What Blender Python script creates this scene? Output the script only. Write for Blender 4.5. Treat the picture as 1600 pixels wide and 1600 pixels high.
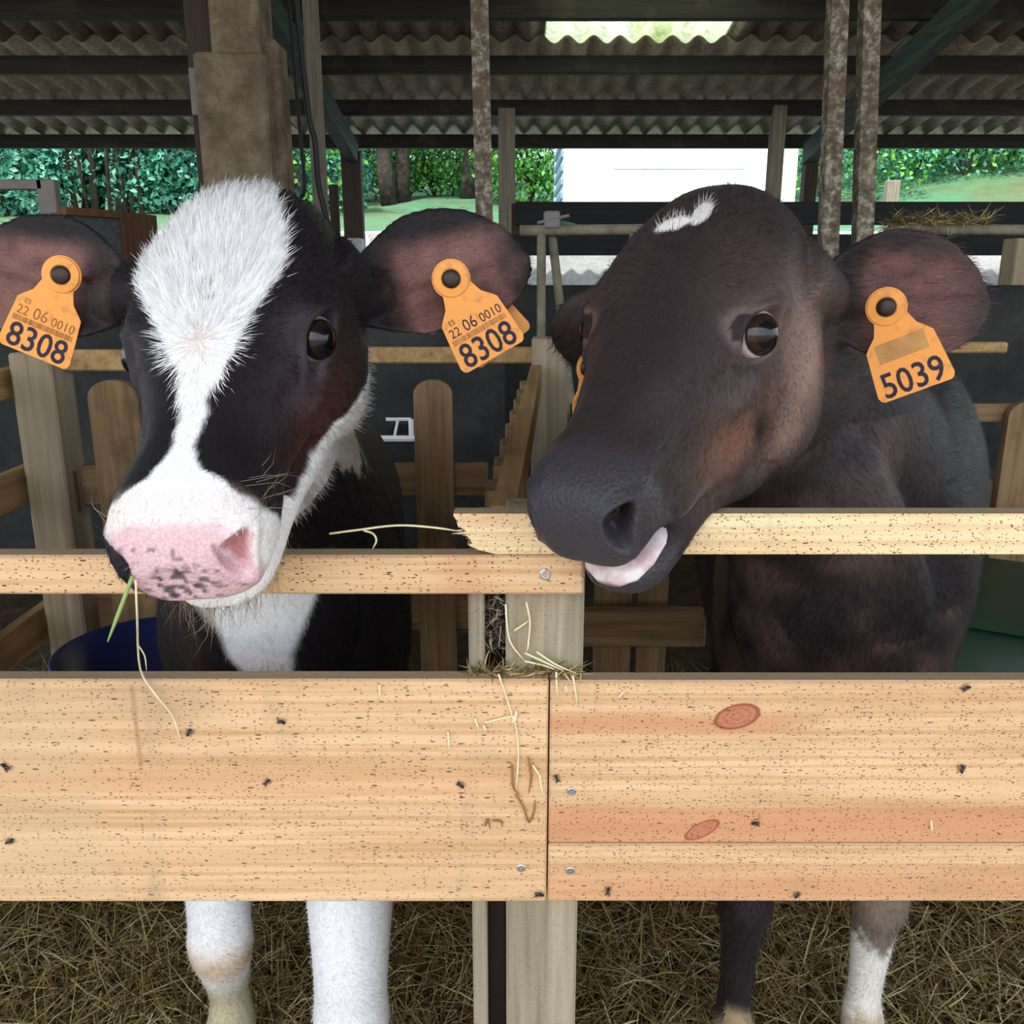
import bpy, bmesh, math, random
import numpy as np
from mathutils import Vector, Matrix, Euler

for o in list(bpy.data.objects): bpy.data.objects.remove(o, do_unlink=True)
S = bpy.context.scene
COL = S.collection
rad = math.radians

# ---------------------------------------------------------------- camera
CAM_H = 1.15
PITCH = 15.0
FPX = 1400.0
cam_d = bpy.data.cameras.new('camera'); cam = bpy.data.objects.new('camera', cam_d); COL.objects.link(cam)
cam_d.sensor_width = 36.0; cam_d.sensor_fit = 'HORIZONTAL'; cam_d.lens = 36.0*FPX/1600.0
cam_d.clip_start = 0.02; cam_d.clip_end = 300
cam.location = (0, 0, CAM_H); cam.rotation_euler = (rad(90-PITCH), 0, 0)
S.camera = cam

# ---------------------------------------------------------------- sky, sun, exposure
W = bpy.data.worlds.new('sky'); S.world = W; W.use_nodes = True
wn = W.node_tree.nodes; wl = W.node_tree.links; wn.clear()
sky = wn.new('ShaderNodeTexSky'); sky.sky_type = 'NISHITA'; sky.sun_disc = False
sky.sun_elevation = rad(58); sky.sun_rotation = rad(200); sky.dust_density = 3.0; sky.air_density = 1.0
hz = wn.new('ShaderNodeMix'); hz.data_type = 'RGBA'; hz.inputs[0].default_value = 0.55
hz.inputs[7].default_value = (3.4, 3.55, 3.8, 1)
bgn = wn.new('ShaderNodeBackground'); bgn.inputs[1].default_value = 0.55
won = wn.new('ShaderNodeOutputWorld')
wl.new(sky.outputs[0], hz.inputs[6]); wl.new(hz.outputs[2], bgn.inputs[0]); wl.new(bgn.outputs[0], won.inputs[0])
sun_d = bpy.data.lights.new('sun', 'SUN'); sun = bpy.data.objects.new('sun', sun_d); COL.objects.link(sun)
sun_d.energy = 5.0; sun_d.angle = rad(0.6); sun_d.color = (1, .97, .9)
sun.rotation_euler = Vector((0.18, 0.50, -0.90)).to_track_quat('-Z', 'Y').to_euler()
S.view_settings.view_transform = 'Standard'; S.view_settings.look = 'None'
S.view_settings.gamma = 1.0; S.view_settings.use_curve_mapping = False
S.view_settings.exposure = 0.34

# ---------------------------------------------------------------- helpers
CP, SP = math.cos(rad(PITCH)), math.sin(rad(PITCH))
CAMP = np.array([0, 0, CAM_H]); AX = np.array([1., 0, 0]); AF = np.array([0, CP, -SP]); AU = np.array([0, SP, CP])
def at(x, y, Y):
    """world point where the sight line of photo pixel (x,y) meets the plane at distance Y"""
    d = (x-800)/FPX*AX + (800-y)/FPX*AU + AF
    return CAMP + d*(Y/d[1])
def att(x, y, t):
    return CAMP + t*((x-800)/FPX*AX + (800-y)/FPX*AU + AF)
def lin(r, g, b):
    f = lambda c: (c/255/12.92) if c/255 <= .04045 else ((c/255+.055)/1.055)**2.4
    return np.array([f(r), f(g), f(b)])
def L4(r, g, b): return (*lin(r, g, b), 1)
def unit(v):
    v = np.asarray(v, float); return v/(np.linalg.norm(v)+1e-12)

class G:
    """collects vertices and faces"""
    def __init__(s): s.v = []; s.f = []
    def add(s, V, F):
        o = len(s.v); s.v += [tuple(map(float, p)) for p in V]; s.f += [tuple(i+o for i in f) for f in F]; return s
    def box(s, lo, hi, b=0.0, M=None):
        lo = np.array(lo, float); hi = np.array(hi, float); c = (lo+hi)/2; h = (hi-lo)/2
        if b <= 0:
            V = [c+h*np.array(k) for k in ((-1,-1,-1),(1,-1,-1),(1,1,-1),(-1,1,-1),(-1,-1,1),(1,-1,1),(1,1,1),(-1,1,1))]
            F = [(0,3,2,1),(4,5,6,7),(0,1,5,4),(1,2,6,5),(2,3,7,6),(3,0,4,7)]
        else:
            b = min(b, h.min()*.9); V = []; idx = {}; F = []
            for sx in (-1,1):
                for sy in (-1,1):
                    for sz in (-1,1):
                        sg = np.array((sx,sy,sz))
                        for a in range(3):
                            p = sg*(h-b); p[a] = sg[a]*h[a]; idx[(sx,sy,sz,a)] = len(V); V.append(c+p)
            for a in range(3):
                b1, b2 = (a+1) % 3, (a+2) % 3
                for sg in (-1,1):
                    q = []
                    for (i,j) in ((-1,-1),(1,-1),(1,1),(-1,1)):
                        k = [0,0,0]; k[a] = sg; k[b1] = i; k[b2] = j; q.append(idx[(*k,a)])
                    F.append(tuple(q if sg > 0 else q[::-1]))
                for i in (-1,1):
                    for j in (-1,1):
                        k1 = [0,0,0]; k2 = [0,0,0]
                        k1[a] = -1; k2[a] = 1
                        for k in (k1,k2): k[b1] = i; k[b2] = j
                        q = [idx[(*k1,b1)], idx[(*k2,b1)], idx[(*k2,b2)], idx[(*k1,b2)]]
                        F.append(tuple(q if i*j > 0 else q[::-1]))
            for sx in (-1,1):
                for sy in (-1,1):
                    for sz in (-1,1):
                        q = [idx[(sx,sy,sz,a)] for a in range(3)]
                        F.append(tuple(q if sx*sy*sz > 0 else q[::-1]))
        if M is not None: V = [np.array(M @ Vector(p)) for p in V]
        return s.add(V, F)
    def loft(s, rings, caps=True, closed=True):
        n = len(rings[0]); V = [p for r in rings for p in r]; F = []
        m = n if closed else n-1
        for i in range(len(rings)-1):
            for j in range(m):
                k = (j+1) % n
                F.append((i*n+j, i*n+k, (i+1)*n+k, (i+1)*n+j))
        if caps:
            F.append(tuple(range(n-1, -1, -1))); F.append(tuple(range((len(rings)-1)*n, len(rings)*n)))
        return s.add(V, F)
    def tube(s, path, r, n=8, caps=True):
        P = np.array(path, float); rr = np.full(len(P), r) if np.isscalar(r) else np.array(r)
        T = np.gradient(P, axis=0); T /= np.linalg.norm(T, axis=1)[:, None]+1e-12
        ref = np.array([0,0,1.]) if abs(T[0][2]) < .9 else np.array([1.,0,0])
        rings = []
        a = np.linspace(0, 2*math.pi, n, endpoint=False)
        for p, t, q in zip(P, T, rr):
            x = unit(np.cross(ref, t)); y = np.cross(t, x); ref = y
            rings.append([p + q*(math.cos(k)*x + math.sin(k)*y) for k in a])
        return s.loft(rings, caps)
    def prism(s, poly, d0, d1, axes=(0, 2, 1)):
        """polygon in axes[0],axes[1], extruded along axes[2]"""
        n = len(poly); V = []
        for d in (d0, d1):
            for p in poly:
                q = [0,0,0]; q[axes[0]] = p[0]; q[axes[1]] = p[1]; q[axes[2]] = d; V.append(q)
        F = [tuple(range(n)), tuple(range(2*n-1, n-1, -1))] + [(i, i+n, (i+1) % n+n, (i+1) % n) for i in range(n)]
        return s.add(V, F)

def mesh_of(name, V, F):
    m = bpy.data.meshes.new(name); m.from_pydata([tuple(p) for p in V], [], F); m.update(); return m
def fix_normals(m):
    bm = bmesh.new(); bm.from_mesh(m); bmesh.ops.recalc_face_normals(bm, faces=bm.faces); bm.to_mesh(m); bm.free()
def link(name, mesh, mat=None, parent=None, loc=(0,0,0), smooth=False):
    o = bpy.data.objects.new(name, mesh); COL.objects.link(o); o.location = loc
    if parent is not None: o.parent = parent
    if mat is not None and len(mesh.materials) == 0: mesh.materials.append(mat)
    if smooth: mesh.polygons.foreach_set('use_smooth', [True]*len(mesh.polygons)); mesh.update()
    return o
def origin_of(o):
    p = np.zeros(3)
    while o is not None: p += np.array(o.location); o = o.parent
    return p
def part(name, g, mat, parent, smooth=False, label=None):
    """geometry given in world coordinates, placed under a thing whose Empty is only translated"""
    off = origin_of(parent)
    m = mesh_of(name, np.array(g.v)-off, g.f); fix_normals(m)
    o = link(name, m, mat, parent, smooth=smooth)
    if label: o['label'] = label
    return o
def tag(o, label=None, cat=None, group=None, kind=None):
    if label: o['label'] = label
    if cat: o['category'] = cat
    if group: o['group'] = group
    if kind: o['kind'] = kind
    return o
def thing(name, label, cat, loc=(0,0,0), group=None, kind=None):
    o = bpy.data.objects.new(name, None); COL.objects.link(o); o.location = tuple(float(c) for c in loc)
    o.empty_display_size = .05
    return tag(o, label, cat, group, kind)
def single(name, g, mat, label=None, cat=None, group=None, kind=None, base=None, smooth=False):
    V = np.array(g.v)
    if base is None: base = np.array([(V[:,0].min()+V[:,0].max())/2, (V[:,1].min()+V[:,1].max())/2, V[:,2].min()])
    m = mesh_of(name, V-base, g.f); fix_normals(m)
    return tag(link(name, m, mat, None, tuple(base), smooth), label, cat, group, kind)

def cat_rom(x, xp, fp):
    """smooth (monotone-ish) interpolation of rows fp at xp"""
    xp = np.asarray(xp, float); fp = np.asarray(fp, float); x = np.atleast_1d(x)
    d = np.gradient(fp, xp, axis=0)
    i = np.clip(np.searchsorted(xp, x)-1, 0, len(xp)-2); h = xp[i+1]-xp[i]; t = (x-xp[i])/h
    sh = (-1,)+(1,)*(fp.ndim-1); t = t.reshape(sh); h = h.reshape(sh)
    return (2*t**3-3*t**2+1)*fp[i]+(t**3-2*t**2+t)*h*d[i]+(-2*t**3+3*t**2)*fp[i+1]+(t**3-t**2)*h*d[i+1]
def sstep(a, b, x):
    t = np.clip((x-a)/(b-a), 0, 1); return t*t*(3-2*t)
def vnoise(P, scale=1.0, seed=0):
    """smooth value noise in -1..1"""
    P = np.asarray(P)*scale + 37.3*(seed+1); i = np.floor(P).astype(np.int64); f = P-i; f = f*f*(3-2*f); out = 0
    def h(a):
        n = (a[:,0]*73856093) ^ (a[:,1]*19349663) ^ (a[:,2]*83492791) ^ (seed*2654435761)
        n = (n ^ (n >> 13))*1274126177 & 0x7fffffff
        n = (n ^ (n >> 11))*668265263 & 0x7fffffff
        return (n % 100003)/50001.5-1
    for dx in (0,1):
        for dy in (0,1):
            for dz in (0,1):
                w = (f[:,0] if dx else 1-f[:,0])*(f[:,1] if dy else 1-f[:,1])*(f[:,2] if dz else 1-f[:,2])
                out = out + w*h(i+np.array([dx,dy,dz]))
    return out

# ---------------------------------------------------------------- materials
class MT:
    def __init__(s, name, rough=.7, spec=.3):
        s.m = bpy.data.materials.new(name); s.m.use_nodes = True; s.t = s.m.node_tree; s.n = s.t.nodes; s.l = s.t.links
        s.b = s.n['Principled BSDF']; s.b.inputs['Roughness'].default_value = rough
        s.b.inputs['Specular IOR Level'].default_value = spec
    def node(s, typ, **kw):
        n = s.n.new(typ)
        for k, v in kw.items(): setattr(n, k, v)
        return n
    def put(s, sock, v):
        if isinstance(v, bpy.types.NodeSocket): s.l.new(v, sock)
        else: sock.default_value = v
    def coords(s, scale=(1,1,1), kind='Object', loc=(0,0,0), rot=(0,0,0)):
        tc = s.node('ShaderNodeTexCoord'); mp = s.node('ShaderNodeMapping')
        mp.inputs['Scale'].default_value = scale; mp.inputs['Location'].default_value = loc; mp.inputs['Rotation'].default_value = rot
        s.l.new(tc.outputs[kind], mp.inputs[0]); return mp.outputs[0]
    def noise(s, vec, scale=5, detail=3, rough=.55, dist=0, out='Fac'):
        n = s.node('ShaderNodeTexNoise'); s.l.new(vec, n.inputs['Vector']); n.inputs['Scale'].default_value = scale
        n.inputs['Detail'].default_value = detail; n.inputs['Roughness'].default_value = rough; n.inputs['Distortion'].default_value = dist
        return n.outputs[out]
    def voro(s, vec, scale=5, out='Distance', rnd=1.0):
        n = s.node('ShaderNodeTexVoronoi'); s.l.new(vec, n.inputs['Vector']); n.inputs['Scale'].default_value = scale
        n.inputs['Randomness'].default_value = rnd; return n.outputs[out]
    def ramp(s, fac, stops, interp='LINEAR'):
        r = s.node('ShaderNodeValToRGB'); r.color_ramp.interpolation = interp; e = r.color_ramp.elements
        while len(e) < len(stops): e.new(.5)
        for q, (p, c) in zip(e, stops):
            q.position = p; q.color = c if hasattr(c, '__len__') and len(c) == 4 else ((c,c,c,1) if not hasattr(c, '__len__') else (*c,1))
        s.put(r.inputs[0], fac); return r.outputs[0]
    def mix(s, fac, a, b, blend='MIX'):
        n = s.node('ShaderNodeMix', data_type='RGBA', blend_type=blend); s.put(n.inputs[0], fac); s.put(n.inputs[6], a); s.put(n.inputs[7], b); return n.outputs[2]
    def math(s, op, a, b=0.0, c=None, clamp=False):
        n = s.node('ShaderNodeMath', operation=op, use_clamp=clamp); s.put(n.inputs[0], a); s.put(n.inputs[1], b)
        if c is not None: s.put(n.inputs[2], c)
        return n.outputs[0]
    def sep(s, vec):
        n = s.node('ShaderNodeSeparateXYZ'); s.l.new(vec, n.inputs[0]); return n.outputs
    def comb(s, x, y, z):
        n = s.node('ShaderNodeCombineXYZ'); s.put(n.inputs[0], x); s.put(n.inputs[1], y); s.put(n.inputs[2], z); return n.outputs[0]
    def smooth(s, v, a, b):
        n = s.node('ShaderNodeMapRange', interpolation_type='SMOOTHSTEP'); s.put(n.inputs[0], v)
        n.inputs[1].default_value = a; n.inputs[2].default_value = b; return n.outputs[0]
    def col(s, v): s.put(s.b.inputs['Base Color'], v); return s
    def rough(s, v): s.put(s.b.inputs['Roughness'], v); return s
    def bump(s, h, strength=.3, dist=.002):
        n = s.node('ShaderNodeBump'); n.inputs['Strength'].default_value = strength; n.inputs['Distance'].default_value = dist
        s.put(n.inputs['Height'], h); s.l.new(n.outputs[0], s.b.inputs['Normal']); return s

def wood(name, c_dark, c_light, axis=0, rough=.75, specks=0.0, grain=1.0, bands=(), knots=(), dirt=0.0, dirt_col=(.10,.085,.06)):
    """axis: grain direction; bands: (z0,z1,soft,color,amount,x0,x1); knots: (x,z,rx,rz,tilt)"""
    M = MT(name, rough, .25)
    sc = [38*grain]*3; sc[axis] = 1.6*grain
    obj = M.coords()
    oi = M.node('ShaderNodeObjectInfo')
    v0 = M.coords(tuple(sc))
    av = M.node('ShaderNodeVectorMath', operation='ADD'); M.l.new(v0, av.inputs[0])
    rv = M.comb(M.math('MULTIPLY', oi.outputs['Random'], 91.0), M.math('MULTIPLY', oi.outputs['Random'], 57.0), M.math('MULTIPLY', oi.outputs['Random'], 33.0))
    M.l.new(rv, av.inputs[1])
    g1 = M.noise(av.outputs[0], 1.0, 4, .6, .6)
    g2 = M.noise(av.outputs[0], 3.4, 3, .6, .2)
    gg = M.math('ADD', M.math('MULTIPLY', g1, .7), M.math('MULTIPLY', g2, .3))
    c = M.ramp(gg, [(.28, (*c_dark, 1)), (.62, (*c_light, 1))])
    if specks > .5:
        fs = [230*grain]*3; fs[axis] = 2.2*grain; ds = [1.3]*3
        warp = M.node('ShaderNodeVectorMath', operation='ADD'); M.l.new(M.coords(tuple(fs)), warp.inputs[0]); M.l.new(M.noise(M.coords((4,4,4)), 1, 2, .5, 0, 'Color'), warp.inputs[1])
        fg = M.noise(warp.outputs[0], 1.0, 3, .6)
        c = M.mix(M.math('MULTIPLY', M.smooth(fg, .42, .66), .5), c, (*(np.array(c_dark)*np.array([.86,.76,.66])), 1))
        gd = M.noise(M.coords((16,16,3.2)), 1.0, 5, .65)
        c = M.mix(M.math('MULTIPLY', M.smooth(gd, .54, .74), .5), c, (*lin(164,146,116), 1))
    sx, sy, sz = M.sep(obj)
    for (z0, z1, soft, colr, amt, x0, x1, *xs) in bands:
        xs = xs[0] if xs else .03
        wob = M.math('ADD', sz, M.math('MULTIPLY', M.math('SUBTRACT', M.noise(M.coords((3,3,3)), 1, 2), .5), .02))
        f = M.math('MULTIPLY', M.smooth(wob, z0-soft, z0+soft), M.math('SUBTRACT', 1.0, M.smooth(wob, z1-soft, z1+soft)))
        fx = M.math('MULTIPLY', M.smooth(sx, x0-xs, x0+xs), M.math('SUBTRACT', 1.0, M.smooth(sx, x1-xs, x1+xs)))
        f = M.math('MULTIPLY', M.math('MULTIPLY', f, fx), amt)
        c = M.mix(f, c, M.mix(gg, (*(np.array(colr)*.75), 1), (*(np.array(colr)*1.15), 1)))
    for (kx, kz, rx, rz, tilt, kc) in knots:
        dx = M.math('SUBTRACT', sx, kx); dz = M.math('SUBTRACT', sz, kz); ct, st = math.cos(tilt), math.sin(tilt)
        p = M.math('DIVIDE', M.math('ADD', M.math('MULTIPLY', dx, ct), M.math('MULTIPLY', dz, st)), rx)
        q = M.math('DIVIDE', M.math('SUBTRACT', M.math('MULTIPLY', dz, ct), M.math('MULTIPLY', dx, st)), rz)
        r = M.math('SQRT', M.math('ADD', M.math('MULTIPLY', p, p), M.math('MULTIPLY', q, q)))
        r = M.math('ADD', r, M.math('MULTIPLY', M.math('SUBTRACT', g2, .5), .25))
        ring = M.math('SINE', M.math('MULTIPLY', r, 19.0))
        kcol = M.mix(M.smooth(ring, -1, 1), (*(np.array(kc)*.88), 1), (*(np.array(kc)*1.08), 1))
        kcol = M.mix(M.smooth(r, .72, .95), kcol, (*(np.array(kc)*np.array([.62,.45,.45])), 1))
        c = M.mix(M.math('SUBTRACT', 1.0, M.smooth(r, .93, 1.08)), c, kcol)
    if dirt > 0:
        dn = M.noise(M.coords((5,5,5)), 1.0, 4, .6)
        c = M.mix(M.math('MULTIPLY', M.smooth(dn, .5, .72), dirt), c, (*dirt_col, 1))
    if specks > 0:
        for k, (sc_, thr, rr) in enumerate((((85,140,300), .46, .17), ((190,260,520), .36, .19), ((300,330,560), .5, .2))):
            wv = M.coords(sc_, loc=(k*3.1, k*1.7, k*.9))
            vn = M.node('ShaderNodeTexVoronoi'); M.l.new(wv, vn.inputs['Vector']); vn.inputs['Scale'].default_value = 1.0
            cs = M.sep(vn.outputs['Color'])
            rsize = M.math('MULTIPLY', cs[0], rr*1.6)
            dens = M.noise(M.coords((7,7,9)), 1.0, 2)
            on = M.math('GREATER_THAN', M.math('ADD', cs[1], M.math('MULTIPLY', M.math('SUBTRACT', dens, .5), .9)), thr)
            sp = M.math('MULTIPLY', M.math('LESS_THAN', vn.outputs['Distance'], rsize), on)
            c = M.mix(M.math('MULTIPLY', sp, specks), c, (.11, .06, .03, 1))
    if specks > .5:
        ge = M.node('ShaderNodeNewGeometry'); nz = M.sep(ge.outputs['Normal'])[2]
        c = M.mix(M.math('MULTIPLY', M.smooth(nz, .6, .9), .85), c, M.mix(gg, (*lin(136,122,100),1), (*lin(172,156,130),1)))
    M.col(c); M.bump(gg, .25, .0015)
    return M.m

def plain(name, c, rough=.6, var=.25, scale=6, spec=.3, metal=0.0, bump=0.0):
    M = MT(name, rough, spec); M.b.inputs['Metallic'].default_value = metal
    n = M.noise(M.coords(), scale, 4, .6)
    c = np.array(c); M.col(M.ramp(n, [(.3, (*(c*(1-var)), 1)), (.7, (*np.minimum(c*(1+var), 1), 1))]))
    if bump: M.bump(n, bump, .004)
    return M.m
def mottled(name, cols, scale=4, rough=.85, bump=.4, detail=6, dist=.01):
    M = MT(name, rough, .2); v = M.coords()
    n = M.noise(v, scale, detail, .65); st = [( .25+.5*i/(len(cols)-1), (*c, 1)) for i, c in enumerate(cols)]
    c = M.ramp(n, st); n2 = M.noise(v, scale*9, 4, .6)
    c = M.mix(.35, c, M.ramp(n2, [(.3, 0.25), (.7, 0.9)]), 'MULTIPLY')
    M.col(c); M.bump(n2, bump, dist); return M.m
# ================================================================ materials used around the barn
GREY_POST = wood('weathered grey softwood', lin(105,95,78), lin(170,158,132), axis=2, dirt=.35, specks=.35)
PEN_WOOD_X = wood('brown pen timber along', lin(92,70,46), lin(150,122,86), axis=0, dirt=.6, dirt_col=(.05,.035,.02))
PEN_WOOD_Z = wood('brown pen timber upright', lin(92,70,46), lin(150,122,86), axis=2, dirt=.6, dirt_col=(.05,.035,.02))
PEN_WOOD_Y = wood('brown pen timber in depth', lin(120,92,58), lin(182,148,100), axis=1, dirt=.4, dirt_col=(.06,.04,.02))
GREYP_Z = wood('grey brown pen post', lin(118,106,86), lin(168,152,124), axis=2, dirt=.4, dirt_col=(.07,.05,.035))
DARK_BEAM = wood('dark roof timber', lin(26,27,28), lin(52,50,46), axis=0, dirt=.3)
DARK_RAFTER = wood('blue green painted rafter', lin(40,58,58), lin(84,100,98), axis=1, dirt=.5)
BLACK_BOARD = wood('black stained board', lin(14,17,19), lin(30,33,34), axis=0)
BARN_POST = wood('grey barn post', lin(84,80,70), lin(134,126,110), axis=2, dirt=.4)
DARK_POST = wood('dark barn post', lin(40,34,30), lin(66,56,48), axis=2)
CONCRETE = mottled('old concrete', [lin(78,66,54), lin(122,106,86), lin(158,146,126)], 7, .9, .9)
PALE_WALL = mottled('pale concrete wall', [lin(150,152,150), lin(196,200,200), lin(214,216,214)], 3, .9, .4)
DARK_WALL = mottled('dark feed wall', [lin(34,36,36), lin(50,52,50), lin(70,70,66)], 3, .85, .4)
GALV = mottled('dull galvanised pipe', [lin(92,88,72), lin(130,124,102), lin(150,146,126)], 18, .6, .3)
RUSTY = mottled('brown rusty steel', [lin(52,38,30), lin(84,62,46), lin(98,84,70)], 14, .7, .4)
STEEL = plain('zinc screw', lin(190,194,200), .35, .15, 40, .5, .9)
GREYM = plain('grey frame steel', lin(118,112,108), .6, .15, 8)

# ================================================================ ground and roof
FLOOR_MAT = mottled('dirty straw floor', [lin(40,32,20), lin(70,57,34), lin(98,80,46)], 14, .95, .8)
g = G(); nx, ny = 60, 60
xs = np.linspace(-3.2, 3.2, nx); ys = np.linspace(.55, 4.2, ny)
gx, gy = np.meshgrid(xs, ys, indexing='ij'); pts = np.stack([gx.ravel(), gy.ravel(), 0*gx.ravel()], 1)
pts[:,2] = .02 + .015*vnoise(pts, 4.0, 3) + .012*vnoise(pts, 11.0, 4)
fl = G().add(pts, [(i*ny+j, (i+1)*ny+j, (i+1)*ny+j+1, i*ny+j+1) for i in range(nx-1) for j in range(ny-1)])
floor = single('floor', fl, FLOOR_MAT, kind='structure', base=np.array([0,0,0.]), smooth=True)

YARD = mottled('pale dusty yard', [lin(120,112,98), lin(150,142,126), lin(170,162,146)], .8, .95, .2)
single('ground', G().box((-30,-30,-.25), (30,.56,-.02)), YARD, kind='structure')
single('ground', G().box((-30,.56,-.25), (30,9.4,-.03)), FLOOR_MAT, kind='structure')

# earth bank rising behind the barn
BANK = mottled('earth bank with grass', [lin(98,88,70), lin(86,104,70), lin(74,124,90), lin(92,146,110)], .5, .95, .5, 8, .05)
nx, ny = 50, 34
xs = np.linspace(-26, 26, nx); ys = np.concatenate([np.linspace(9.62, 14, 8), np.linspace(14.6, 40, ny-8)])
gx, gy = np.meshgrid(xs, ys, indexing='ij'); pts = np.stack([gx.ravel(), gy.ravel(), 0*gx.ravel()], 1)
pts[:,2] = 1.52 + .105*(pts[:,1]-9.6) + np.maximum(0, pts[:,1]-16)*(.04+.18*sstep(2.5, 6, pts[:,0])) + np.maximum(0, pts[:,0]-3)*.06*sstep(11, 17, pts[:,1]) + .12*vnoise(pts, .6, 5)*sstep(10, 13, pts[:,1])
single('ground', G().add(pts, [(i*ny+j, (i+1)*ny+j, (i+1)*ny+j+1, i*ny+j+1) for i in range(nx-1) for j in range(ny-1)]), BANK, kind='structure', base=np.array([0,12,0.]), smooth=True)

# roof: slopes down and away, eave at Y about 8.7
SL = math.tan(rad(9.7)); EAVE = at(800, 214, 8.5)
def roof_z(Y): return EAVE[2] + (8.5-Y)*SL
def sheet_mat(name, cols, trans=0.0):
    M = MT(name, .9, .15); v = M.coords((1,.35,1)); n = M.noise(v, 3, 7, .7)
    c = M.ramp(n, [(.3, (*cols[0],1)), (.52, (*cols[1],1)), (.75, (*cols[2],1))])
    c2 = M.ramp(M.noise(M.coords((1,1,1)), 28, 4), [(.35, .35), (.6, 1.0)])
    c = M.mix(.5, c, c2, 'MULTIPLY'); M.col(c)
    if trans:
        tr = M.node('ShaderNodeBsdfTranslucent'); M.put(tr.inputs[0], M.mix(.3, c, (.8,.85,.7,1)))
        mx = M.node('ShaderNodeMixShader'); mx.inputs[0].default_value = trans
        M.l.new(M.b.outputs[0], mx.inputs[1]); M.l.new(tr.outputs[0], mx.inputs[2]); M.l.new(mx.outputs[0], M.n['Material Output'].inputs[0])
    return M.m
SHEET = sheet_mat('grey fibre cement sheet', [lin(140,134,122), lin(190,184,170), lin(214,208,194)])
CLEAR = sheet_mat('algae stained clear sheet', [lin(170,190,110), lin(235,240,205), lin(252,252,245)], .92)
PW = .177; NW = 7; SW = PW*NW; SLEN = 2.12
def sheet_mesh(name, mat):
    n = NW*10; V = []; F = []
    for k, dz in ((0, 0.0), (1, .007)):
        for iy in range(2):
            for i in range(n+1):
                x = i/n*(SW+.03); V.append((x, -SLEN*iy, SLEN*iy*SL+.026*math.cos(2*math.pi*x/PW)+dz))
    a = lambda k, iy, i: (k*2+iy)*(n+1)+i
    for i in range(n):
        F.append((a(0,0,i), a(0,0,i+1), a(0,1,i+1), a(0,1,i))); F.append((a(1,0,i), a(1,1,i), a(1,1,i+1), a(1,0,i+1)))
        for iy in (0, 1): F.append((a(0,iy,i), a(1,iy,i), a(1,iy,i+1), a(0,iy,i+1)))
    m = mesh_of(name, V, F); fix_normals(m); m.materials.append(mat)
    m.polygons.foreach_set('use_smooth', [True]*len(m.polygons))
    return m
roof = thing('roof', None, None, (0, 8.8, 0), kind='structure')
ms, mc = sheet_mesh('roof_sheet', SHEET), sheet_mesh('clear_sheet', CLEAR)
xc0 = at(845, 75, 6.72)[0]
for r in range(6):
    y1 = 8.78-r*2.02
    for c in range(-6, 6):
        clear = (r == 1 and c == 0)
        o = link('clear_roof_sheet' if clear else 'roof_sheet', mc if clear else ms, None, roof, (xc0+c*SW, y1-8.8, roof_z(y1)+.045+(.008 if r % 2 else 0)+(.004 if c % 2 else 0)))
        if clear: o['label'] = 'translucent corrugated roof sheet stained green with algae'
        if clear: mc.update()
# purlins
for k in range(13):
    Y = 8.48-k*.82; z = roof_z(Y)
    part('purlin', G().box((-7.2, Y-.035, z-.10), (7.2, Y+.035, z+.012), .004), DARK_BEAM, roof)
# rafters under the purlins, running down the slope
def rafter(xe, half, mat):
    zs = []
    for Y in (8.35, 1.2):
        z = roof_z(Y)-.10
        zs.append([(xe-half, Y, z-.17), (xe+half, Y, z-.17), (xe+half, Y, z), (xe-half, Y, z)])
    part('rafter', G().loft(zs), mat, roof)
XL = at(550, 240, 8.3)[0]; XR = at(1266, 240, 8.3)[0]
rafter(XL, .05, DARK_RAFTER); rafter(XR, .05, DARK_RAFTER); rafter(XL-4.4, .05, DARK_RAFTER)

def prect(x0, y0, x1, y1, Y, depth, b=.003):
    """box whose front face covers photo rectangle at plane Y; real depth behind"""
    a = at(x0, y1, Y); c = at(x1, y0, Y)
    return (a[0], Y, a[2]), (c[0], Y+depth, c[2])
def barn_post(x0, y0, x1, y1, Y, d, mat, name, label, cat='post', z0=0.0, group=None):
    lo, hi = prect(x0, y0, x1, y1, Y, d); lo = (lo[0], lo[1], z0)
    return single(name, G().box(lo, hi, .004), mat, label, cat, group)
barn_post(538, 236, 562, 372, 8.3, .12, DARK_POST, 'barn_post', 'dark square post carrying the rafter beside the concrete pillar')
barn_post(1254, 236, 1281, 330, 8.3, .12, DARK_POST, 'barn_post', 'short dark post under the rafter beside the white shed')
barn_post(779, 168, 805, 350, 7.55, .12, BARN_POST, 'barn_post', 'grey square timber post behind the rusty pole')
barn_post(1199, 164, 1231, 330, 7.55, .12, BARN_POST, 'barn_post', 'grey square timber post in front of the white shed')
barn_post(1572, 372, 1625, 510, 3.9, .12, GREYP_Z, 'barn_post', 'short grey timber post at the end of the feed rail')
# concrete pillar with a wider foot of rough render
pil = thing('pillar', 'rough concrete pillar holding up the roof with a stepped rendered lower half', 'pillar', at(372, 300, 4.0)*np.array([1,1,0]))
lo, hi = prect(318, 80, 412, 300, 4.0, .30); part('lower_shaft', G().box((lo[0], 4.0, 0), (hi[0], 4.3, hi[2]), .012), CONCRETE, pil)
lo2, hi2 = prect(330, -60, 398, 82, 4.03, .24); part('upper_shaft', G().box((lo2[0], 4.03, hi[2]-.01), (hi2[0], 4.26, roof_z(4.1)-.12), .01), CONCRETE, pil)
lo, hi = prect(311, -60, 332, 300, 4.14, .14); part('side_plank', G().box((lo[0], 4.14, 0), (hi[0], 4.28, roof_z(4.1)-.12), .004), DARK_POST, pil)
lo, hi = prect(300, 105, 318, 180, 4.1, .1); part('bracket', G().box(lo, hi, .004), GREYM, pil)
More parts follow.
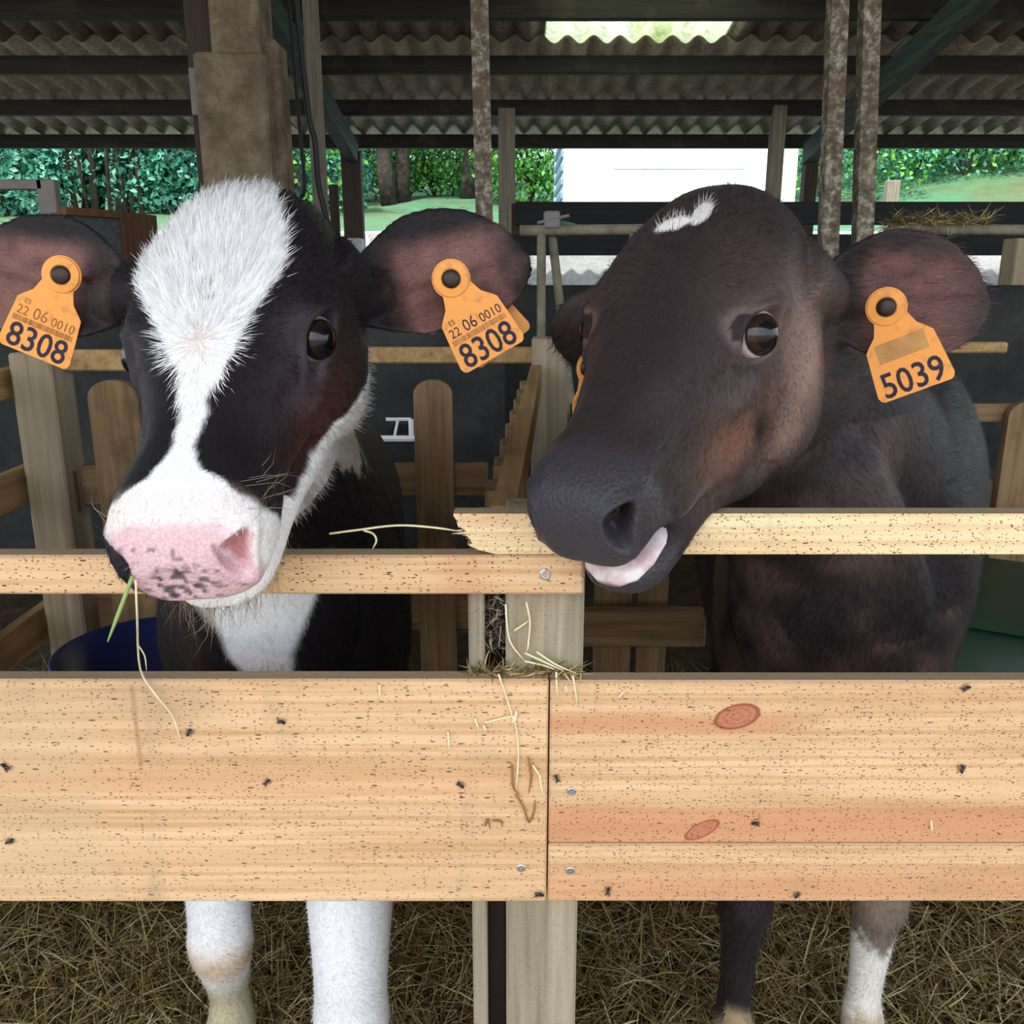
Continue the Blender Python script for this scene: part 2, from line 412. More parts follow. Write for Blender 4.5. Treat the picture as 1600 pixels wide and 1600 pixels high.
g = G(); rng = random.Random(4)
lo, hi = prect(404, 60, 442, 250, 4.12, .1)
part('side_render', G().box((lo[0], 4.10, lo[2]-.6), (hi[0]-.02, 4.28, hi[2]), .02), CONCRETE, pil)
# scaffolding-like poles
def pole(xt, xb, yt, yb, Y, w, label):
    a = at(xt, yt, Y); b = at(xb, yb, Y); d = (a-b)/(a[2]-b[2]); a = b + d*(roof_z(Y)-.1-b[2]); b = b - d*b[2]*.999
    x = np.array([w/2,0,0]); y = np.array([0,w/2,0])
    rings = [[p-x-y, p+x-y, p+x+y, p-x+y] for p in (b, a)]
    single('steel_pole', G().loft(rings), RUSTY_SPECK, label, 'pole', base=b)
M = MT('rusty speckled steel', .7, .3)
vv = M.coords((1,1,1)); n1 = M.noise(vv, 30, 5, .7); n2 = M.noise(vv, 9, 3)
M.col(M.mix(M.smooth(n2, .5, .7), M.ramp(n1, [(.38, (*lin(74,62,48),1)), (.5, (*lin(104,94,78),1)), (.68, (*lin(176,170,150),1))]), (*lin(88,70,52),1)))
RUSTY_SPECK = M.m
pole(749, 757, 0, 345, 3.5, .062, 'thin rust-flecked square steel pole in front of the grey timber post')
pole(1309, 1293, 0, 400, 3.3, .058, 'rust-flecked steel pole closer to the dark brown calf of the two paired poles')
pole(1359, 1347, 0, 385, 3.3, .058, 'rust-flecked steel pole of the pair standing nearer the feed rail')

# ================================================================ feed barrier, beams and walls at the back
lo, hi = prect(806, 315, 1720, 351, 5.6, .06)
single('beam', G().box(lo, hi, .004), BLACK_BOARD, 'long black horizontal beam below the open back of the barn', 'beam')
lo, hi = prect(806, 366, 1720, 399, 5.62, .05)
single('beam', G().box(lo, hi, .004), BLACK_BOARD, 'dark board hanging under the black beam behind the feed rail', 'beam')
for px, ul in ((812, 'dark upright carrying the black beam beside the grey timber post'), (1470, 'dark upright carrying the black beam behind the chaff-covered feed rail')):
    a = at(px, 350, 5.68)
    single('board_post', G().box((a[0]-.05, 5.68, 0), (a[0]+.05, 5.78, a[2]+.12), .004), DARK_POST, ul, 'post', 'uprights behind the black beam')
lo, hi = prect(800, 446, 1720, 540, 3.75, .12)
single('wall_back', G().box((lo[0]-.12, 3.75, 0), (hi[0], 3.87, hi[2]), .006), DARK_WALL, kind='structure')
lo, hi = prect(40, 470, 790, 600, 3.0, .1)
single('wall_left', G().box((-2.6, 3.4, 0), (at(790, 500, 3.4)[0], 3.5, .98), .006), DARK_WALL, kind='structure')
# pale low wall outside
zt = at(600, 362, 9.5)[2]
single('wall_outside', G().box((-14, 9.42, 0), (14, 9.66, zt), .02), PALE_WALL, kind='structure')

fb = fba = thing('feed_rail', 'grey pipe feed rail with slanting uprights between the two calves', 'rail', at(850, 520, 3.3)*np.array([1,1,0]))
a, b = at(812, 360, 3.3), at(1060, 358, 3.3); part('pipe', G().tube([a, b], .019, 10), GALV, fb, True)
a, b = at(846, 362, 3.3), at(848, 560, 3.3); b[2] = 0.0; part('upright', G().tube([a, b], .016, 8), GALV, fb, True)
a, b = at(862, 362, 3.33), at(880, 520, 3.33); b = a+(b-a)*(a[2]/(a[2]-b[2])); part('upright', G().tube([a, b], .016, 8), GALV, fb, True)
a = at(862, 358, 3.3); part('clamp', G().box(a-np.array([.028,.025,.0]), a+np.array([.028,.025,.06]), .006).tube([a+np.array([-.05,-.02,.02]), a+np.array([.06,-.02,.045])], .006, 6), GREYM, fb)
a = at(990, 360, 3.3); part('upright', G().tube([a, a*np.array([1,1,0])], .016, 8), GALV, fb, True)
fb = thing('feed_rail', 'grey pipe feed rail with chaff lying on it, behind the dark brown calf', 'rail', at(1480, 520, 3.3)*np.array([1,1,0]))
a, b = at(1390, 358, 3.3), at(1690, 360, 3.3); part('pipe', G().tube([a, b], .019, 10), GALV, fb, True)
a = at(1390, 362, 3.3); part('upright', G().tube([a+np.array([0,0,.012]), a*np.array([1,1,0])], .021, 10), GALV, fb, True)
for px in (1436, 1460):
    a = at(px, 362, 3.32); part('upright', G().tube([a, a*np.array([1,1,0])], .016, 8), GALV, fb, True)
a, b = at(1345, 400, 3.46), at(1390, 372, 3.40); part('stay', G().tube([a, b], .018, 8), GALV, fb, True)
# green plastic caps behind the rails
GREENP = plain('dark green plastic', lin(18,82,56), .4, .2, 5, .5)
fbs = {880: fba, 1500: fb}
for px in (880, 1500):
    a = at(px-16, 340, 3.34); b = at(px+60, 357, 3.34); c = at(px-16, 357, 3.34)
    part('gusset', G().prism([(a[0],a[2]), (b[0],b[2]-.01), (c[0],c[2]-.03)], 3.325, 3.35), GREENP, fbs[px], label='dark green plastic gusset')

# ================================================================ wooden pen fences behind the calves
YR = 2.15
def rail(parent, x0, y0, x1, y1, Y, d, mat=None, name='rail'):
    lo, hi = prect(x0, y0, x1, y1, Y, d); return part(name, G().box(lo, hi, .004), mat or PEN_WOOD_X, parent)
def picket(parent, x0, x1, ytop, Y, d=.022, z0=.02, mat=None):
    a = at(x0, ytop, Y); b = at(x1, ytop, Y); r = (b[0]-a[0])/2; cx = (a[0]+b[0])/2; zt = a[2]
    poly = [(cx-r, z0), (cx+r, z0)] + [(cx+r*math.cos(t), zt-r*.72+r*.72*math.sin(t)) for t in np.linspace(0, math.pi, 11)]
    return part('picket', G().prism(poly, Y, Y+d), mat or PEN_WOOD_Z, parent)
fl_ = thing('pen_fence', 'brown wooden fence with round-topped pickets behind the black and white calf', 'fence', (at(400,600,YR)[0], YR, 0))
a0 = at(10, 552, YR-.06)[0]; a1 = at(76, 552, YR-.06)[0]; zt = at(40, 552, YR-.06)[2]
part('post', G().box((a0, YR-.06, 0), (a1, YR+.05, zt), .006), GREYP_Z, fl_)
rail(fl_, 86, 547, 240, 580, YR+.0, .03, PEN_WOOD_Y)
rail(fl_, 500, 543, 838, 568, YR+.02, .03, PEN_WOOD_Y)
rail(fl_, 108, 728, 330, 790, YR+.02, .035); rail(fl_, 480, 726, 762, 776, YR+.02, .035)
picket(fl_, 133, 212, 594, YR-.006); picket(fl_, 645, 706, 594, YR-.006)
picket(fl_, 290, 360, 594, YR-.006); picket(fl_, 440, 505, 594, YR-.006)
rail(fl_, 100, 930, 330, 985, YR+.02, .035); rail(fl_, 480, 935, 740, 985, YR+.02, .035)
lo, hi = prect(98, 735, 112, 792, YR-.01, .03); part('hinge_bracket', G().box(lo, hi, .003).box((lo[0]+.02, YR-.02, lo[2]-.01), (hi[0]+.012, YR-.012, hi[2]), .002), RUSTY, fl_)
a0 = at(832, 528, YR-.06)[0]; a1 = at(889, 528, YR-.06)[0]; zt = at(840, 530, YR-.06)[2]
part('post', G().box((a0, YR-.06, 0), (a1, YR+.04, zt), .006), GREYP_Z, fl_)
rr = thing('pen_fence', 'brown wooden pen fence seen behind the dark brown calf', 'fence', (at(1250,600,YR)[0], YR, 0))
rail(rr, 891, 535, 1577, 552, YR+.0, .03, PEN_WOOD_Y); rail(rr, 891, 632, 1680, 660, YR+.02, .03, PEN_WOOD_X); rail(rr, 891, 752, 1680, 800, YR+.02, .035)
rail(rr, 891, 958, 1105, 1012, YR-.02, .05); picket(rr, 938, 1000, 600, YR+.07); picket(rr, 1010, 1060, 600, YR+.07); picket(rr, 1580, 1650, 626, YR-.01)
# fence running from front to back between the two pens
pt = thing('partition', 'wooden partition running back between the two calves with picket ends showing', 'fence', (.03, 1.5, 0))
p0 = at(786, 790, .87); p1 = at(838, 570, 2.06); hw = .0125
def ypt(t): return p0+(p1-p0)*t
rings = [[ypt(t)+np.array([-hw,0,-.055]), ypt(t)+np.array([hw,0,-.055]), ypt(t)+np.array([hw,0,0]), ypt(t)+np.array([-hw,0,0])] for t in (0, 1)]
part('top_rail', G().loft(rings), PEN_WOOD_Y, pt)
rings = [[q-np.array([0,0,.42]) for q in r] for r in rings]; part('lower_rail', G().loft(rings), PEN_WOOD_Y, pt)
for k in range(9):
    t = .06+k*.11; p = ypt(t); part('picket', G().box((p[0]-hw-.022, p[1]-.035, .03), (p[0]-hw-.002, p[1]+.035, p[2]-.03), .003), PEN_WOOD_Z, pt)
pl = thing('partition', 'wooden partition boards running forward from the grey post past the blue bucket', 'fence', (-1.2, 1.6, 0))
for (z0, z1) in ((.86,.93), (.60,.69), (.24,.33)):
    part('rail', G().box((-1.215, .9, z0), (-1.185, 2.2, z1), .003), PEN_WOOD_Y, pl)
for yy in (1.0, 1.3, 1.62, 1.95): part('picket', G().box((-1.245, yy-.045, .02), (-1.218, yy+.045, 1.0), .003), PEN_WOOD_Z, pl)

# ================================================================ front of the pen: posts, rails, wide boards
YF = .75
def fz(y): return at(800, y, YF)[2]
def fx(x, y=1200): return at(x, y, YF)[0]
PI1, PI2 = lin(200,158,112), lin(231,194,150)
RED = lin(208,146,104)
zb0, zb1 = fz(1410), fz(1062)
xj = fx(857)
B_LEFT = wood('fresh pine board', PI1, PI2, 0, .7, .85, 1.0, bands=[(fz(1245), fz(1200), .012, lin(222,166,118), .45, -2, xj), (fz(1198), fz(1072), .003, lin(168,118,84), .6, fx(209,1130), fx(216,1130), .0022), (fz(1400), fz(1066), .01, lin(206,178,138), .4, -2, fx(150,1200)), (fz(1130), fz(1066), .02, lin(170,150,124), .35, fx(150,1100), fx(330,1100))], dirt=.22, dirt_col=lin(160,136,100))
B_RIGHT = wood('fresh pine board with knots', PI1, PI2, 0, .7, .85, 1.0,
    bands=[(fz(1318), fz(1262), .004, RED, .8, -2, 3), (fz(1410), fz(1362), .012, RED, .6, -2, 3), (fz(1143), fz(1116), .006, RED, .75, -2, fx(1250,1130))],
    knots=[(fx(1152,1120), fz(1120), .022, .0125, .28, lin(186,120,90)), (fx(1097,1297), fz(1297), .019, .008, .55, lin(190,122,90))], dirt=.22, dirt_col=lin(160,136,100))
R_LEFT = wood('pine rail with red streak', PI1, PI2, 0, .7, 1.0, 1.0, bands=[(-1, 3, .1, lin(206,138,100), .75, fx(708,900), fx(742,900))], dirt=.1, dirt_col=lin(170,140,100))
R_RIGHT = wood('pale pine rail', lin(226,196,146), lin(250,228,184), 0, .7, .95, 1.0, bands=[(fz(822), fz(800), .006, lin(222,164,124), .6, fx(726,820), fx(790,820)), (fz(826), fz(803), .006, lin(222,164,124), .6, fx(1458,820), fx(1478,820))])
ff = thing('front_fence', 'pine fence across the pen with a wide speckled board and two narrow rails', 'fence', (0, YF, 0))
bl = part('board', G().box((-1.6, YF, zb0), (xj-.0008, YF+.02, zb1), .002), B_LEFT, ff)
zsplit = fz(1319)
br = part('board', G().box((xj+.0008, YF+.0005, zsplit+.0004), (1.6, YF+.0205, zb1-.0015), .002), B_RIGHT, ff)
br2 = part('board', G().box((xj+.0008, YF+.0005, zb0), (1.6, YF+.0205, zsplit-.0004), .002), B_RIGHT, ff)
zr0, zr1 = fz(929), fz(868)
rl = part('rail', G().box((-1.6, YF, zr0), (fx(912, 900), YF+.022, zr1), .002), R_LEFT, ff)
# right rail with a broken, splintered end
zt0, zt1 = fz(866.5), fz(803)
rng = random.Random(7)
x_end = 1.6
prof = [(708,806),(712,812),(716,824),(728,828),(724,834),(734,842),(738,850),(730,852),(742,857),(752,861),(775,866.5)]
poly = [(x_end, zt1), (x_end, zt0)] + [(fx(x, y), fz(y)) for x, y in prof[::-1]] + [(fx(709,803), zt1)]
g = G().prism(poly, YF+.001, YF+.021)
for k in range(10):
    x, y = 722+k*4.2, 826+k*3.6; a = at(x, y, YF+.004+.0012*k); l = rng.uniform(.006, .014)
    g.tube([a+np.array([.012,0,0]), a+np.array([-l,0,rng.uniform(-.003,.003)])], [.0014,.0002], 4)
rt = part('rail', g, R_RIGHT, ff)
rt['label'] = 'pale rail with a splintered broken end'
YP = YF+.0225
part('post', G().box((at(790,1000,YP)[0], YP, 0), (at(912,1000,YP)[0], YP+.075, zt1-.01), .003), GREY_POST, ff)
part('batten', G().box((at(732,1000,YP)[0], YP, 0), (at(757,1000,YP)[0], YP+.075, zr1-.012), .002), GREY_POST, ff)
part('spacer', G().box((at(757,1000,YP)[0], YP+.05, 0), (at(790,1000,YP)[0], YP+.074, zr1-.02), .002), DARK_POST, ff)
# screws
def screw(parent, x, y, r=.0042):
    p = at(x, y, YF-.0008); g = G(); n = 16; a = np.linspace(0, 2*math.pi, n, endpoint=False)
    rg = lambda rr, yy: [(p[0]+rr*math.cos(t), yy, p[2]+rr*math.sin(t)) for t in a]
    star = lambda rr, yy: [(p[0]+rr*(1 if i % 4 < 2 else .55)*math.cos(t), yy, p[2]+rr*(1 if i % 4 < 2 else .55)*math.sin(t)) for i, t in enumerate(a)]
    g.loft([rg(r, YF+.002), rg(r, p[1]), rg(r*.82, p[1]-.0005), star(r*.5, p[1]-.0004), star(r*.4, p[1]+.0012)])
    return part('screw', g, STEEL, parent)
screw(bl, 814, 1357); screw(br, 893, 1237); screw(br2, 891, 1361); screw(rl, 852, 898, .005)
# ================================================================ calves
HEAD_U = [-6.5,-4,-1,3,7,11,14,17,20,23.5,27,30.5,33,35,36.6,37.5]
HEAD_P = np.array([
 [(0,-3.0),(1.5,-3.2),(2.8,-4.6),(3.2,-6.6),(2.8,-8.6),(1.5,-10.4),(0,-10.8)],
 [(0,0.2),(2.6,-.2),(5.0,-2.6),(5.9,-6),(5.3,-9.6),(3.0,-12.2),(0,-13)],
 [(0,2.0),(3.2,1.5),(6.2,-1.2),(7.1,-5.5),(6.5,-10),(4,-13.2),(0,-14.2)],
 [(0,2.4),(4.3,1.9),(7.5,-.6),(8.2,-5.3),(7.9,-10.6),(5.5,-15),(0,-15.9)],
 [(0,2.0),(5.0,1.6),(8.3,-.6),(8.7,-5),(8.4,-10.8),(6.2,-16),(0,-16.9)],
 [(0,1.5),(5.0,1.15),(8.6,-1.2),(8.9,-5),(8.5,-10.6),(6.4,-15.9),(0,-16.7)],
 [(0,1.0),(4.6,.6),(8.2,-1.7),(8.7,-5.2),(8.2,-10.2),(6.0,-15),(0,-15.8)],
 [(0,.6),(4.1,.2),(7.2,-2.1),(8.0,-5.8),(7.5,-9.8),(5.2,-13.2),(0,-13.8)],
 [(0,.35),(3.6,-.1),(6.1,-2.3),(6.8,-6),(6.2,-9),(3.8,-11.2),(0,-11.5)],
 [(0,.2),(3.2,-.25),(5.2,-2.3),(5.8,-5.6),(5.2,-8.1),(3.2,-9.5),(0,-9.6)],
 [(0,.2),(3.1,-.25),(4.9,-2.1),(5.5,-5.1),(5.0,-7.4),(3.2,-8.5),(0,-8.6)],
 [(0,.3),(3.4,-.1),(5.3,-1.9),(5.9,-4.7),(5.4,-7.0),(3.6,-8.2),(0,-8.2)],
 [(0,.2),(3.6,-.1),(5.5,-1.8),(6.0,-4.5),(5.4,-6.9),(3.8,-8.1),(0,-8.1)],
 [(0,-.4),(3.5,-.6),(5.3,-2.1),(5.7,-4.6),(5.0,-6.8),(3.5,-7.9),(0,-7.9)],
 [(0,-1.6),(3.1,-1.7),(4.5,-2.8),(4.8,-4.7),(4.2,-6.5),(2.9,-7.5),(0,-7.6)],
 [(0,-2.9),(1.9,-3.0),(2.9,-3.7),(3.1,-4.7),(2.8,-5.8),(1.8,-6.5),(0,-6.6)]], float)
JAW_U = [9,13,17,21,25,29,32,34,35.2]
JAW_P = [(5.6,-9.5,-16),(5.9,-9,-16.2),(5.7,-8.6,-15.2),(5.5,-8.2,-14.6),(5.0,-7.9,-13.2),(4.6,-7.7,-12.0),(4.3,-7.6,-11.2),(3.6,-7.7,-10.6),(2.1,-8.2,-9.8)]
def closed_curve(P, n):
    P = np.asarray(P); m = len(P); Q = np.vstack([P[-2:], P, P[:3]]); t = np.linspace(0, m, n, endpoint=False)
    return cat_rom(t, np.arange(-2, m+3), Q)
def shear(r):
    r = r.copy(); r[:,0] += .24*np.maximum(-r[:,2]-2, -2)*sstep(28, 36, r[:,0]); return r
def deepen(r, d):
    r = r.copy(); f = sstep(-8, -15, r[:,2])*sstep(-4, 4, r[:,0])*(1-sstep(15, 27, r[:,0])); r[:,2] -= d*f; return r
def head_rings(deep=0.0, cheek=0.0, mz=1.0):
    us = np.concatenate([np.linspace(-6.5, 30, 46), np.linspace(30.6, 37.5, 18)])
    prof = cat_rom(us, HEAD_U, HEAD_P); out = []
    cb = sstep(17, 22, us)*(1-sstep(28.5, 33, us)); prof[:,4:,1] -= cheek*cb[:,None]; prof[:,4:6,0] += .25*cheek*cb[:,None]
    for u, p in zip(us, prof):
        full = np.vstack([p, (p*np.array([-1,1]))[5:0:-1]]); c = closed_curve(full, 44)
        q = np.column_stack([np.full(44, u), c]); f = 1-(1-mz)*float(sstep(22, 31, np.array(u))); q[:,1] *= f; q[:,2] = -3.5+(q[:,2]+3.5)*f; out.append(deepen(shear(q), deep))
    return out
def jaw_rings(angle, deep=0.0, fwd=0.0):
    us = np.linspace(9, 35.2, 30); pr = cat_rom(us, JAW_U, JAW_P); out = []; a = np.linspace(0, 2*math.pi, 28, endpoint=False)
    for u, (hw, t, b) in zip(us, pr):
        ca, sa = np.cos(a), np.sin(a)
        v = hw*np.sign(ca)*np.abs(ca)**.8; w = (t+b)/2 + (t-b)/2*np.sign(sa)*np.abs(sa)**.85
        out.append(np.column_stack([np.full(28, u), v, w]))
    c, s = math.cos(angle), math.sin(angle); hu, hw_ = 9, -8
    R = []
    for r in out:
        du, dw = r[:,0]-hu, r[:,2]-hw_
        q = r.copy(); q[:,0] = hu+du*c+dw*s; q[:,2] = hw_-du*s+dw*c; q = deepen(shear(q), deep); ff = sstep(20, 33, q[:,0]); q[:,0] += fwd*ff; q[:,2] -= .7*fwd*ff*sstep(-8, -10, q[:,2]); R.append(q)
    return R
def ell_rings(spec, n=28):
    """spec rows: (centre, lateral vec, vertical vec)"""
    a = np.linspace(0, 2*math.pi, n, endpoint=False)
    return [[np.asarray(c)+math.cos(t)*np.asarray(x)+math.sin(t)*np.asarray(y) for t in a] for c, x, y in spec]
def path_loft(rows, up=(0,0,1), sub=5):
    """rows: (x,y,z, a lateral, b other) resampled smoothly, rings perpendicular to the path"""
    R = np.array(rows, float); t = np.arange(len(R)); q = cat_rom(np.linspace(0, len(R)-1, (len(R)-1)*sub+1), t, R)
    T = np.gradient(q[:,:3], axis=0); sp = []
    for p, d in zip(q, T):
        d = unit(d); x = unit(np.cross(d, up)); y = np.cross(x, d); sp.append((p[:3], x*max(p[3], .002), y*max(p[4], .002)))
    return ell_rings(sp)
EAR_S = [0,.12,.3,.5,.68,.82,.93,1.0]; EAR_W = [.5,.72,.95,1.0,.93,.74,.46,.12]
def ear_rings(e):
    ss = np.linspace(0, 1, 26); out = []
    for s in ss:
        w = e['W']*cat_rom(s, EAR_S, np.array(EAR_W)[:,None])[0][0]
        c = e['base']+(e['tip']-e['base'])*s+e['n']*e.get('bow', -.006)*math.sin(math.pi*s)+e['b']*e.get('lift', 0)*math.sin(math.pi*s)
        q = np.linspace(-1, 1, 15); cup = e.get('cup', .55)*(1-.55*s)
        f = [c+e['b']*w*x+e['n']*w*cup*(x*x-.55) for x in q]
        th = .0075*(1-.35*s)
        b = [c+e['b']*(w*x*1.02)+e['n']*(w*cup*(x*x-.55)-th*(1-.35*x**4)-.002) for x in q[::-1]]
        out.append(f+b)
    return out
def make_ear(base, tip, nrm, W, **k):
    d = unit(tip-base); n = unit(np.asarray(nrm)-d*np.dot(nrm, d)); b = np.cross(d, n)
    if b[2] < 0: b = -b
    return dict(base=np.asarray(base), tip=np.asarray(tip), n=n, d=d, b=b, L=np.linalg.norm(tip-base), W=W, **k)

def remesh(g, voxel):
    m = mesh_of('tmp', g.v, g.f); fix_normals(m); o = bpy.data.objects.new('tmp', m); COL.objects.link(o)
    md = o.modifiers.new('r', 'REMESH'); md.mode = 'VOXEL'; md.voxel_size = voxel; md.adaptivity = 0
    dg = bpy.context.evaluated_depsgraph_get(); me = bpy.data.meshes.new_from_object(o.evaluated_get(dg))
    bpy.data.objects.remove(o, do_unlink=True); bpy.data.meshes.remove(m); return me
def arrays(me):
    V = np.empty(len(me.vertices)*3); me.vertices.foreach_get('co', V); V = V.reshape(-1,3)
    E = np.empty(len(me.edges)*2, int); me.edges.foreach_get('vertices', E); return V, E.reshape(-1,2)
def laplace(V, E, it, lam=.5, w=None):
    n = len(V); deg = np.bincount(E.ravel(), minlength=n)[:,None].astype(float)
    for _ in range(it):
        A = np.zeros_like(V)
        for k in range(3): A[:,k] = np.bincount(E[:,0], V[E[:,1],k], n)+np.bincount(E[:,1], V[E[:,0],k], n)
        d = lam*(A/np.maximum(deg,1)-V); V = V+(d if w is None else d*w)
    return V
def vnormals(me, V):
    me.vertices.foreach_set('co', V.ravel()); me.update()
    N = np.empty(len(V)*3); me.vertex_normals.foreach_get('vector', N); return N.reshape(-1,3)

def coat_material(name):
    M = MT(name, .55, .22)
    at_ = M.node('ShaderNodeAttribute'); at_.attribute_name = 'coat'
    gl = M.node('ShaderNodeAttribute'); gl.attribute_name = 'gloss'
    n = M.noise(M.coords((1,1,1)), 420, 2, .6); n2 = M.noise(M.coords((1,1,1)), 60, 3, .6)
    c = M.mix(.35, at_.outputs['Color'], M.ramp(n, [(.3, .45), (.7, 1.35)]), 'MULTIPLY')
    M.col(c); M.rough(M.math('SUBTRACT', .78, M.math('MULTIPLY', gl.outputs['Fac'], .5)))
    vo = M.voro(M.coords(), 260); pg = M.smooth(gl.outputs['Fac'], .6, .75)
    M.bump(M.math('ADD', M.math('ADD', M.math('MULTIPLY', n, .6), n2), M.math('MULTIPLY', M.math('MULTIPLY', vo, pg), 1.6)), .28, .0015)
    M.b.inputs['Sheen Weight'].default_value = .04; M.b.inputs['Sheen Roughness'].default_value = .5
    return M.m
def fur_material(name):
    M = MT(name, .6, .2); at_ = M.node('ShaderNodeAttribute'); at_.attribute_name = 'coat'; M.col(at_.outputs['Color']); return M.m
COAT = coat_material('short calf coat'); FUR = fur_material('calf hair')

def eye_material(name, iris, sclera):
    M = MT(name, .10, .45); s = M.sep(M.coords())
    nz = M.math('DIVIDE', s[2], EYE_R)
    f1 = M.smooth(nz, .50, .60); f2 = M.smooth(nz, .86, .90)
    n = M.noise(M.coords(), 300, 3)
    c = M.mix(f1, M.mix(M.smooth(n, .45, .7), (*sclera, 1), (*(np.array(sclera)*np.array([.8,.55,.55])), 1)), M.mix(n, (*(np.array(iris)*.6), 1), (*iris, 1)))
    c = M.mix(f2, c, (.003, .003, .004, 1)); M.col(c)
    return M.m
EYE_R = .0205

def strands(roots, nrm, dirs, length, width, col, lift=.35, rng=None, curl=.15, mat=None, name='fur', parent=None, off=None):
    """thin tapering hairs as mesh ribbons; shading normals follow the skin"""
    n = len(roots); rng = rng or np.random.default_rng(0)
    d = dirs-nrm*np.sum(dirs*nrm, 1)[:,None]; d /= np.linalg.norm(d, axis=1)[:,None]+1e-9
    d = d+rng.normal(size=(n,3))*curl; d = d+nrm*lift; d /= np.linalg.norm(d, axis=1)[:,None]
    side = np.cross(d, nrm); side /= np.linalg.norm(side, axis=1)[:,None]+1e-9
    Ln = length[:,None]; Wd = width[:,None]
    p0 = roots-nrm*.0008; p1 = p0+d*Ln*.5; bend = d-nrm*lift*.6+rng.normal(size=(n,3))*curl*.6; p2 = p1+bend*Ln*.5
    V = np.stack([p0-side*Wd, p0+side*Wd, p1-side*Wd*.75, p1+side*Wd*.75, p2], 1).reshape(-1,3)
    base = np.arange(n)*5
    quads = np.stack([base, base+1, base+3, base+2], 1); tris = np.stack([base+2, base+3, base+4], 1)
    me = bpy.data.meshes.new(name); nv = n*5
    me.vertices.add(nv); me.vertices.foreach_set('co', (V-off).ravel())
    loops = np.concatenate([np.concatenate([quads, tris], 1).ravel()]); me.loops.add(len(loops)); me.loops.foreach_set('vertex_index', loops)
    starts = np.empty(n*2, int); tot = np.empty(n*2, int); starts[0::2] = np.arange(n)*7; starts[1::2] = np.arange(n)*7+4; tot[0::2] = 4; tot[1::2] = 3
    me.polygons.add(n*2); me.polygons.foreach_set('loop_start', starts); me.polygons.foreach_set('loop_total', tot)
    me.update(); me.validate()
    ca = me.attributes.new('coat', 'FLOAT_COLOR', 'POINT'); C4 = np.ones((nv,4)); C4[:,:3] = np.repeat(col, 5, 0)
    ca.data.foreach_set('color', C4.ravel())
    sn = nrm+.35*d; sn /= np.linalg.norm(sn, axis=1)[:,None]
    me.polygons.foreach_set('use_smooth', [True]*(2*n))
    me.normals_split_custom_set_from_vertices(np.repeat(sn, 5, 0).tolist())
    me.materials.append(mat or FUR); o = link(name, me, None, parent); return o

def brush(H, N, c, r, amt, direction=None):
    d = np.linalg.norm((H-np.array(c))/np.array(r), axis=1); w = np.exp(-2.2*d*d)*(d < 1.6)
    return H+((N if direction is None else np.array(direction)[None])*(amt*w)[:,None])

